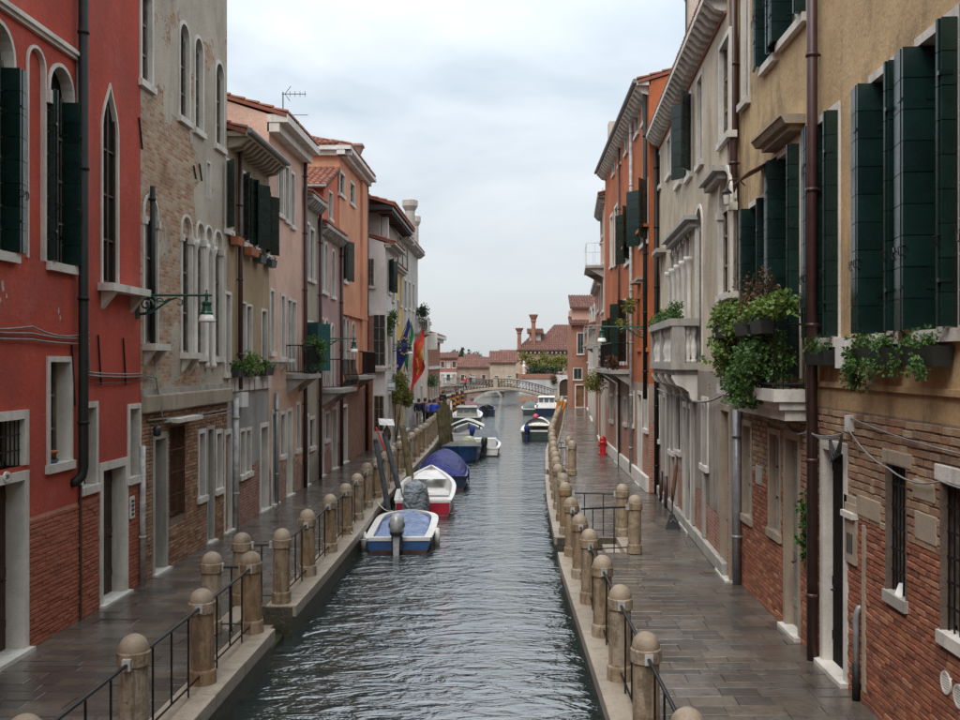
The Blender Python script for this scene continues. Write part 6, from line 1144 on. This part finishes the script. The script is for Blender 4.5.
m.build('cloth', 'cloth_black', ct, smooth=True); m = MB(); m.tube([CR.P(24.78, 1.7, -.15), CR.P(24.78, 1.76, -.08)], .012, 5); m.build('hook', 'iron', ct)
sg = root('restaurant_sign', 'white lit-up hanging sign board with grey lines on a teal bracket by the creeper', 'sign', (-6.6, 48.8, 3.0)); m = MB(); a = at(382, 391, 48.8); b = at(395.5, 382, 48.8)
m.box(a.x, b.x, 48.72, 48.88, a.z, b.z); m.build('board', 'sign_grey', sg); m = MB(); m.box(a.x+.05, b.x-.05, 48.70, 48.72, a.z+.06, b.z-.06); m.build('panel', 'plastic_white', sg); m = MB(); m.box(a.x+.06, b.x-.06, 48.692, 48.70, a.z+.12, a.z+.19); m.build('stripe', 'sign_grey', sg); m = MB(); m.tube([(-6.2, 48.8, b.z+.08), (b.x, 48.8, b.z+.08)], .025, 6); m.tube([(a.x+.1, 48.8, b.z), (a.x+.1, 48.8, b.z+.08)], .015, 5); m.tube([(b.x-.1, 48.8, b.z), (b.x-.1, 48.8, b.z+.08)], .015, 5); m.build('bracket', 'sign_teal', sg)
mn = root('menu_stand', 'white slanted menu board on a dark stand outside the restaurant', 'menu stand', (-5.7, 46.2, 0)); c = at(388, 422, 46.2); c.x -= .05
m = MB(); m.hexa([(c.x-.32, 46.0, c.z-.12), (c.x+.38, 46.0, c.z-.16), (c.x+.38, 46.05, c.z-.16), (c.x-.32, 46.05, c.z-.12), (c.x-.42, 46.3, c.z+.16), (c.x+.28, 46.3, c.z+.12), (c.x+.28, 46.35, c.z+.12), (c.x-.42, 46.35, c.z+.16)]); m.build('board', 'paper_white', mn); m = MB(); m.tube([(c.x, 46.2, 0), (c.x, 46.2, c.z)], .05, 8); m.lathe([(.3, 0), (.3, .05), (.08, .1)], (c.x, 46.2, 0), 12); m.lathe([(.05, .0), (.16, .1), (.2, .35), (.13, .6), (.05, .7)], (c.x, 46.2, .5), 10); m.build('stand', 'wood_dark', mn)
# flags
def flag(name, label, px, pole_top, pole_bot, dd, pieces_, drop, wide):
    rt = root(name, label, 'flag', at(*pole_bot, dd), 'flags on the left house fronts'); a, b = at(*pole_bot, dd), at(*pole_top, dd); m = MB(); m.tube([a, b], .03, 6); m.build('flagpole', 'wood_grey', rt)
    for (v0, v1, mt) in pieces_:
        s = MB(); U, W_ = 10, 6; vs_ = []
        for i in range(U+1):
            for j in range(W_+1):
                u = i/U; v = v0+(v1-v0)*j/W_; top = b.lerp(a, u*.75); x = top.x + (v-0)*wide*(.3+.7*1)*1.0 - u*.0; vs_.append((top.x - drop[0]*v + .06*math.sin(7*v+4*u), dd-.1+.14*math.sin(5*u+6*v), top.z - drop[1]*v))
        s.add(vs_, [(i*(W_+1)+j, i*(W_+1)+j+1, (i+1)*(W_+1)+j+1, (i+1)*(W_+1)+j) for i in range(U) for j in range(W_)]); fo = s.build('cloth', mt, rt, smooth=True)
    return rt, fo, a, b
# EU flag
rt, fo, a, b = flag('european_flag', 'dark blue flag with a ring of yellow stars hanging on the left', 0, (409, 318), (388, 372), 55, [(0, 1, 'flag_blue')], (-.0, 1.6), 1.0)
def star(c, r, m, parent):
    s = MB(); s.poly([(c.x+r*(1 if i % 2 == 0 else .42)*math.sin(i*math.pi/5), c.y, c.z+r*(1 if i % 2 == 0 else .42)*math.cos(i*math.pi/5)) for i in range(10)]); return s.build('star', m, parent)
cc = at(404, 346, 54.7)
for i in range(12): star(V(cc.x+.24*math.sin(i*math.pi/6), 54.72, cc.z+.45*math.cos(i*math.pi/6)), .075, 'flag_yellow', fo)
flag('italian_flag', 'green white and red striped flag hanging behind the blue flag', 0, (411, 322), (404, 372), 57, [(0, .34, 'flag_green'), (.34, .67, 'flag_white'), (.67, 1, 'flag_red')], (-.35, 2.4), .5)
rt, fo, a, b = flag('regional_flag', 'red and gold Venetian banner with ragged tails hanging on the left', 0, (423, 326), (412, 350), 59, [(0, .25, 'flag_red'), (.25, .55, 'flag_orange'), (.55, .8, 'flag_gold'), (.8, 1, 'flag_red')], (-.1, 2.4), .5)
for i in range(3): s = MB(); c0 = at(414+i*3, 358, 58.7); s.box(c0.x-.07, c0.x+.07, 58.75, 58.8, c0.z-.55, c0.z); s.build('tail', ('flag_orange', 'flag_gold', 'flag_red')[i], fo)

# ------------------------------------------------------------------ people
def person(label, x, y, z0, face, coat, trousers, hair='hair_dark', h=1.7, stride=.12, arm=.05):
    rt = root('person', label, 'person', (x, y, z0), 'people walking in the distance'); k = h/1.7; ca, sa = math.cos(R_(face)), math.sin(R_(face)); P = lambda a, b, c: (x+(a*ca-b*sa)*k, y+(a*sa+b*ca)*k, z0+c*k)
    def skin(name, verts, edges, radii, m, rootv=0):
        me = bpy.data.meshes.new(name); me.from_pydata([tuple(Vector(P(*v))-ORG[rt.name]) for v in verts], edges, []); ob = bpy.data.objects.new(name, me); col.objects.link(ob); ob.parent = rt; ORG[ob.name] = ORG[rt.name]
        md = ob.modifiers.new('skin', 'SKIN'); sv = me.skin_vertices[0].data if me.skin_vertices else None
        if sv is None:
            bm = bmesh.new(); bm.from_mesh(me); bm.verts.layers.skin.verify(); bm.to_mesh(me); bm.free(); sv = me.skin_vertices[0].data
        for i, r in enumerate(radii): sv[i].radius = (r*k, r*k) if not isinstance(r, tuple) else (r[0]*k, r[1]*k); sv[i].use_root = (i == rootv)
        sb = ob.modifiers.new('sub', 'SUBSURF'); sb.levels = 1; sb.render_levels = 1; me.materials.append(MATS[m]); return ob
    s = stride; A = arm
    skin('body', [(0, 0, .95), (0, 0, 1.2), (0, 0, 1.42), (0, .01, 1.5), (0, .03, 1.6), (0, .03, 1.68), (-.1, 0, .9), (-.1, s, .5), (-.1, s*.9, .08), (-.1, s*1.0+.13, .05), (.1, 0, .9), (.1, -s*.6, .5), (.1, -s*1.3, .08), (.1, -s*1.3+.13, .05), (-.2, 0, 1.4), (-.26, -A, 1.12), (-.24, .06, .88), (-.235, .09, .8), (.2, 0, 1.4), (.26, A, 1.12), (.24, .1, .88), (.235, .14, .8)],
         [(0, 1), (1, 2), (2, 3), (3, 4), (4, 5), (0, 6), (6, 7), (7, 8), (8, 9), (0, 10), (10, 11), (11, 12), (12, 13), (2, 14), (14, 15), (15, 16), (16, 17), (2, 18), (18, 19), (19, 20), (20, 21)],
         [.13, .13, .14, .05, .085, .06, .085, .055, .04, .035, .085, .055, .04, .035, .05, .042, .035, .025, .05, .042, .035, .025], 'skin')
    skin('coat', [(0, 0, .82), (0, 0, 1.05), (0, 0, 1.25), (0, 0, 1.43), (-.2, 0, 1.4), (-.27, -A, 1.12), (-.245, .05, .9), (.2, 0, 1.4), (.27, A, 1.12), (.245, .09, .9)], [(0, 1), (1, 2), (2, 3), (3, 4), (4, 5), (5, 6), (3, 7), (7, 8), (8, 9)], [(.21, .17), (.19, .16), (.2, .16), (.15, .12), .09, .075, .06, .09, .075, .06], coat)
    skin('trousers', [(0, 0, .92), (-.1, 0, .86), (-.1, s, .5), (-.1, s*.9, .1), (.1, 0, .86), (.1, -s*.6, .5), (.1, -s*1.3, .1)], [(0, 1), (1, 2), (2, 3), (0, 4), (4, 5), (5, 6)], [.14, .1, .078, .06, .1, .078, .06], trousers)
    skin('hair', [(0, .0, 1.64), (0, -.02, 1.71), (0, -.05, 1.6)], [(0, 1), (0, 2)], [.098, .07, .07], hair)
    return rt
import bmesh
person('person in a navy jacket and beige trousers, leftmost of the walking group', -6.4, 66.5, 0, 5, 'cloth_navy', 'cloth_beige', h=1.72)
person('person in a maroon jacket, second from the left of the walking group', -6.0, 66.8, 0, -4, 'cloth_maroon', 'cloth_black', h=1.75)
person('person in a lavender jacket in the middle of the walking group', -5.65, 66.0, 0, 3, 'cloth_lav', 'cloth_black', h=1.68)
person('person in a bright blue jacket in the walking group', -5.25, 65.0, 0, -3, 'cloth_blue', 'cloth_black', h=1.74)
person('person in black at the right of the walking group', -5.0, 68.5, 0, 6, 'cloth_black', 'cloth_grey', h=1.72)
person('person in dark clothes walking alone at the far end of the left pavement', -6.1, 84.5, 0, 0, 'cloth_black', 'cloth_black', h=1.7, stride=.2)
# ------------------------------------------------------------------ bridges
def bridge(name, label, y0, y1, xl, xr, zl, zr, zc, xc, ax, ar, az, rail_from, m='concrete_old'):
    rt = root(name, label, 'bridge', ((xl+xr)/2, (y0+y1)/2, WATER)); N = 28
    def deck(x):
        t = (x-xc)/(xr-xc) if x > xc else (xc-x)/(xc-xl); e = zr if x > xc else zl; return e+(zc-e)*(1-t**1.7)
    def soff(x):
        t = (x-ax)/ar; return (WATER-.4)+(az-WATER+.4)*math.sqrt(max(0, 1-t*t)) if abs(t) < 1 else -2.0
    xs = sorted(set([xl+(xr-xl)*i/N for i in range(N+1)] + [ax-ar+1e-4, ax+ar-1e-4, ax-ar*.97, ax+ar*.97])); b = MB()
    for p, q in zip(xs, xs[1:]):
        for y in (y0, y1): b.quad((p, y, soff(p)), (q, y, soff(q)), (q, y, deck(q)), (p, y, deck(p)))
        b.quad((p, y0, soff(p)), (q, y0, soff(q)), (q, y1, soff(q)), (p, y1, soff(p))); b.quad((p, y0, deck(p)), (q, y0, deck(q)), (q, y1, deck(q)), (p, y1, deck(p)))
    b.build('span', 'bridge_brick', rt); tr = MB()
    for p, q in zip(xs, xs[1:]): tr.hexa([(p, y0-.12, deck(p)-.2), (q, y0-.12, deck(q)-.2), (q, y0+.3, deck(q)-.2), (p, y0+.3, deck(p)-.2), (p, y0-.12, deck(p)+.02), (q, y0-.12, deck(q)+.02), (q, y0+.3, deck(q)+.02), (p, y0+.3, deck(p)+.02)])
    tr.build('coping', m, rt); ar_ = MB()
    for i in range(24):
        t0, t1 = math.pi*i/24, math.pi*(i+1)/24; f = lambda t, e: (ax-math.cos(t)*(ar+e), y0-.06, WATER-.4+math.sin(t)*(az-WATER+.4+e))
        if f(t0, 0)[2] < WATER-.3 and f(t1, 0)[2] < WATER-.3: continue
        ar_.quad(f(t0, 0), f(t1, 0), f(t1, .34), f(t0, .34)); g0, g1 = f(t0, 0), f(t1, 0); ar_.quad(g0, g1, (g1[0], y0+.2, g1[2]), (g0[0], y0+.2, g0[2]))
    ar_.build('arch_ring', 'istrian_dirty', rt)
    for y in (y0+.1, y1-.1):
        r = MB(); k = int((xr-rail_from)/.35); pts = [rail_from+(xr-rail_from)*i/k for i in range(k+1)]
        r.tube([(x, y, deck(x)+.95) for x in pts], .035, 6); r.tube([(x, y, deck(x)+.12) for x in pts], .025, 5); r.tube([(x, y, deck(x)+.75) for x in pts], .018, 5)
        for x in pts: r.tube([(x, y, deck(x)), (x, y, deck(x)+.95)], .018, 4)
        for x, x2 in zip(pts, pts[1:]): r.tube([(x, y, deck(x)+.15), (x2, y, deck(x2)+.74)], .012, 4)
        r.build('railing', 'iron', rt)
    for x in (xl+.3, xc-.8, xr-.2): s = MB(); s.box(x-.22, x+.22, y0-.05, y0+.3, deck(x)-.2, deck(x)+1.15); s.box(x-.27, x+.27, y0-.1, y0+.35, deck(x)+1.15, deck(x)+1.25); s.build('pillar', 'concrete_old', rt)
    if rail_from > xl+1:
        s = MB()
        for i in range(10): p = xl+.5+(rail_from-xl-.7)*i/10; q = xl+.5+(rail_from-xl-.7)*(i+1)/10; s.hexa([(p, y0, deck(p)), (q, y0, deck(q)), (q, y0+.22, deck(q)), (p, y0+.22, deck(p)), (p, y0, deck(p)+.7), (q, y0, deck(q)+.7), (q, y0+.22, deck(q)+.7), (p, y0+.22, deck(p)+.7)])
        s.build('parapet', 'bridge_brick', rt)
    return deck
dk = bridge('footbridge', 'low stone arch footbridge with iron railing crossing the canal', 113, 116, -9.5, 4.8, .1, -.05, 1.3, -1.4, -.7, 3.95, .95, -8.6)
dk2 = bridge('footbridge', 'second stone footbridge over the side canal behind the first on the left', 138, 141, -17, -1.5, .3, .3, 1.05, -7.5, -5.2, 3.2, .7, -10)
person('person in a red jacket crossing the footbridge', (465-VX)*.1145, 114.5, dk((465-VX)*.1145)+.01, 90, 'cloth_red', 'cloth_black', h=1.7, stride=.18); person('person in dark grey crossing the footbridge behind the red jacket', (470.5-VX)*.115, 115, dk((470.5-VX)*.115)+.01, 90, 'cloth_black', 'cloth_grey', h=1.75, stride=.18)
# ------------------------------------------------------------------ buildings beyond the bridge
gh = root('garden_house', 'brick villa with red tiled hip roof and two tall flared chimneys beyond the bridge', 'house', (5, 132, 0)); GF = Frame(0, 130, 1, 0, 0, -1)
g_ops = [dict(u0=2.2, u1=3.2, v0=2.9, v1=4.4, ft=.12), dict(u0=5.2, u1=6.2, v0=2.9, v1=4.4, ft=.12)]
m = MB(); wall_mesh(m, GF, .55, 12, -1, 5.7, g_ops); m.quad((.55, 130, -1), (.55, 140, -1), (.55, 140, 5.7), (.55, 130, 5.7)); m.build('wall', 'salmon_far', gh)
for o in g_ops: opening(GF, gh, o)
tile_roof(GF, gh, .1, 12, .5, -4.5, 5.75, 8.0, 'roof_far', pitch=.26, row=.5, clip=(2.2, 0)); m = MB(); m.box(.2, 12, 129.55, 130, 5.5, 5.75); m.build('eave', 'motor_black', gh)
for i in range(20): m = MB(); m.box(.3+i*.55, .5+i*.55, 129.5, 129.95, 5.3, 5.5); m.build('corbel', 'istrian_dirty', gh)
m = MB(); m.box(1.9, 3.4, 132.2, 136, 6.2, 8.0); m.build('dormer', 'white_pl', gh); tile_roof(Frame(0, 132.2, 1, 0, 0, -1), gh, 1.6, 3.8, .4, -3, 8.0, 8.7, 'roof_far', pitch=.26); tile_roof(Frame(0, 134, 1, 0, 0, -1), gh, 3.8, 12, .4, -3, 7.6, 9.3, 'roof_far', pitch=.26, row=.5, clip=(1.5, 0))
def tchim(xx, yt, dd, zb, w):
    X = (xx-VX)*dd/1000; zt = CAMZ+(HY-yt)*dd/1000; s = MB(); s.lathe([(w/2, 0), (w*.45, (zt-zb)*.72), (w*.62, (zt-zb)*.78), (w*.55, (zt-zb)*.82), (w*.98, (zt-zb)*.97), (w*.98, zt-zb), (w*.5, zt-zb)], (X, dd, zb), 8); s.build('chimney', 'brick_far', gh)
tchim(519.3, 328, 130.6, 5.7, .55); tchim(533.5, 314.5, 131.5, 6.5, .6)
gw = root('garden_wall', 'pale rendered garden wall with an arched dark door beside the bridge', 'wall', (4, 121, 0)); GW = Frame(0, 121, 1, 0, 0, -1); w_ops = [dict(u0=5.35, u1=6.85, v0=.02, v1=2.15, arch='round', kind='door', ft=.12, pane='wood_dark', dep=.25)]
m = MB(); wall_mesh(m, GW, .5, 9.5, -2, 2.6, w_ops); m.quad((.5, 121, -2), (.5, 130, -2), (.5, 130, 2.6), (.5, 121, 2.6)); m.quad((.5, 121, 2.6), (9.5, 121, 2.6), (9.5, 121.4, 2.6), (.5, 121.4, 2.6)); m.build('wall', 'garden_wall', gw)
for o in w_ops: opening(GW, gw, o)
m = MB(); m.box(.4, 4.8, 120.9, 121.4, 2.2, 2.75); m.build('brick_coping', 'brick_far', gw)
plant('vine', 'yellow-green autumn vine covering the front of the garden house', [(V(1.1+i*.85, 127.5, 4.7-.3*(i % 3)), (.7, .6, .7)) for i in range(8)] + [(V(6.8+.5*i, 127, 3.9), (.6, .6, .9)) for i in range(3)] + [(V(3.5+i, 126.8, 3.7), (.6, .5, .4)) for i in range(3)], 6500, .2, 'leaf_autumn', 'plant', None, 71, base=(4, 127.5, 0))
plant('garden_shrub', 'dark green shrubs behind the garden wall', [(V(2+i*.9, 125, 3.1), (.6, .6, .5)) for i in range(4)], 1500, .22, 'leaf_dark', 'plant', None, 72, base=(3.5, 125, .0)); plant('garden_shrub', 'dark reddish shrub against the garden wall beside the arched door', [(V(4.7, 120.6, 2.1), (.4, .4, .6))], 500, .16, 'leaf_dry', 'plant', None, 73)
m = MB(); m.lathe([(.2, 0), (.2, .1), (.12, .2), (.16, .7), (.22, 1.1), (.1, 1.35), (.13, 1.55), (.05, 1.75)], (.98+.1, 122, 2.6), 10); tag(m.build('garden_statue', 'istrian', None, (1.08, 122, 2.6)), 'pale stone statue standing on the garden wall corner', 'statue')
qb = MB(); qb.box(-40, -6.7, 108, 172, -2, .04); struct(qb.build('far_left_quay', 'paving')); qb = MB(); qb.box(4.8, 40, 112, 172, -2, .045); struct(qb.build('far_right_quay', 'paving'))
qb = MB(); qb.box(-40, 14, 164, 172, -2, .035); struct(qb.build('far_quay', 'kerb'))
def rowhouse(name, label, x0, x1, d, zt, m_, zr, base=None, nw=3, rows_=2):
    F = Frame(0, d, 1, 0, 0, -1); a, b = (x0-VX)*d/1000, (x1-VX)*d/1000; rt = root(name, label, 'house', ((a+b)/2, d+3, 0)); ops = []
    for r in range(rows_):
        for i in range(nw): c = a+(b-a)*(i+.5)/nw; ops.append(dict(u0=c-.3, u1=c+.3, v0=.9+r*2.3, v1=2.0+r*2.3, ft=.05, dep=.1, pane='curtain' if (i+r) % 2 else 'shutter_dark', mull=(1, 0)))
    ops = [o for o in ops if o['v1'] < zt-.3]; w = MB(); wall_mesh(w, F, a, b, 0, zt, ops)
    for uu in (a, b): w.quad((uu, d, 0), (uu, d+8, 0), (uu, d+8, zt), (uu, d, zt))
    w.build('wall', m_, rt)
    for o in ops: opening(F, rt, o)
    if base: q = MB(); wall_mesh(q, F, a, b, 0, 2.4, ops, .02); q.build('base_wall', base, rt)
    tile_roof(F, rt, a-.2, b+.2, .3, -4, zt, zr, 'roof_far', pitch=.4, row=.7); return rt
rowhouse('row_house', 'dark red house with white ground floor behind the left end of the bridge', 434, 457, 176, 4.9, 'row_red', 5.9, 'white_pl', 4); rowhouse('row_house', 'low brick building with few windows behind the bridge', 457.5, 489, 170, 3.3, 'row_brick', 4.6, None, 3, 1); rowhouse('row_house', 'tan gabled house between the brick building and the garden house', 490, 516, 160, 4.1, 'row_tan', 6.0, None, 2, 2)
for i, (a, b, d, z0, z1, m_) in enumerate(((434, 447, 215, 4.3, 5.4, 'row_tan'), (448, 463, 222, 4.1, 5.3, 'row_red'), (464, 478, 208, 4.6, 5.9, 'row_tan'), (479, 494, 214, 4.0, 5.3, 'row_brick'), (500, 520, 195, 4.6, 6.6, 'row_tan'))):
    rowhouse('row_house', f'{ORDN[i]} red-roofed house from the left in the furthest row', a, b, d, z0, m_, z1, None, 3, 2)
for i, (xx, dd, top, w, m_) in enumerate(((462.5, 240, 347.5, .9, 'leaf_dark'), (469.5, 245, 349.5, 1.2, 'leaf_dark'), (492, 240, 356, .8, 'leaf_dark'))):
    X = (xx-VX)*dd/1000; zt = CAMZ+(HY-top)*dd/1000; rt = root('cypress_tree', f'{("left", "middle", "right")[i]} dark cypress tree rising above the far roofs', 'tree', (X, dd, 0), 'cypress trees on the skyline')
    foliage_mesh([(V(X, dd, zt*(.35+.13*j)), (w*(1-.14*j), w*(1-.14*j), zt*.13)) for j in range(5)], 2600, .32, 80+i, -.6).build('crown', m_, rt); m = MB(); m.tube([(X, dd, 0), (X, dd, zt*.9)], [.25, .05], 6); m.build('trunk', 'wood_dark', rt)
for i, (xx, dd, top, w) in enumerate(((455, 238, 351.5, 2.0), (475, 246, 353.5, 2.2))):
    X = (xx-VX)*dd/1000; zt = CAMZ+(HY-top)*dd/1000; rt = root('round_tree', f'{("left", "right")[i]} round green tree above the far roofs', 'tree', (X, dd, 0)); foliage_mesh([(V(X+q, dd, zt-1.2-abs(q)*.4), (w*.6, w*.6, 1.3)) for q in (-w*.4, 0, w*.4)], 2600, .35, 90+i).build('crown', 'leaf_dark', rt); m = MB(); m.tube([(X, dd, 0), (X, dd, zt-1)], [.3, .1], 6); m.build('trunk', 'wood_dark', rt)
# aerials and gulls' perches on the roofs
ae = root('tv_aerial', 'thin television aerial standing on the pink house roof', 'aerial', at(283, 118, 31)); m = MB(); p0 = at(283, 118, 31); p1 = at(283, 92, 31); m.tube([p0, p1], .018, 5); m.tube([at(283, 115, 31), at(308, 115, 31)], .01, 4); m.tube([at(282, 94, 31), at(306, 94, 31)], .012, 4)
for q in (290, 295, 300, 305): m.tube([at(q, 91, 31), at(q, 97, 31)], .007, 4)
m.tube([at(291, 86, 31), at(285, 94, 31), at(290, 101, 31)], .01, 4); m.build('mast', 'iron', ae)
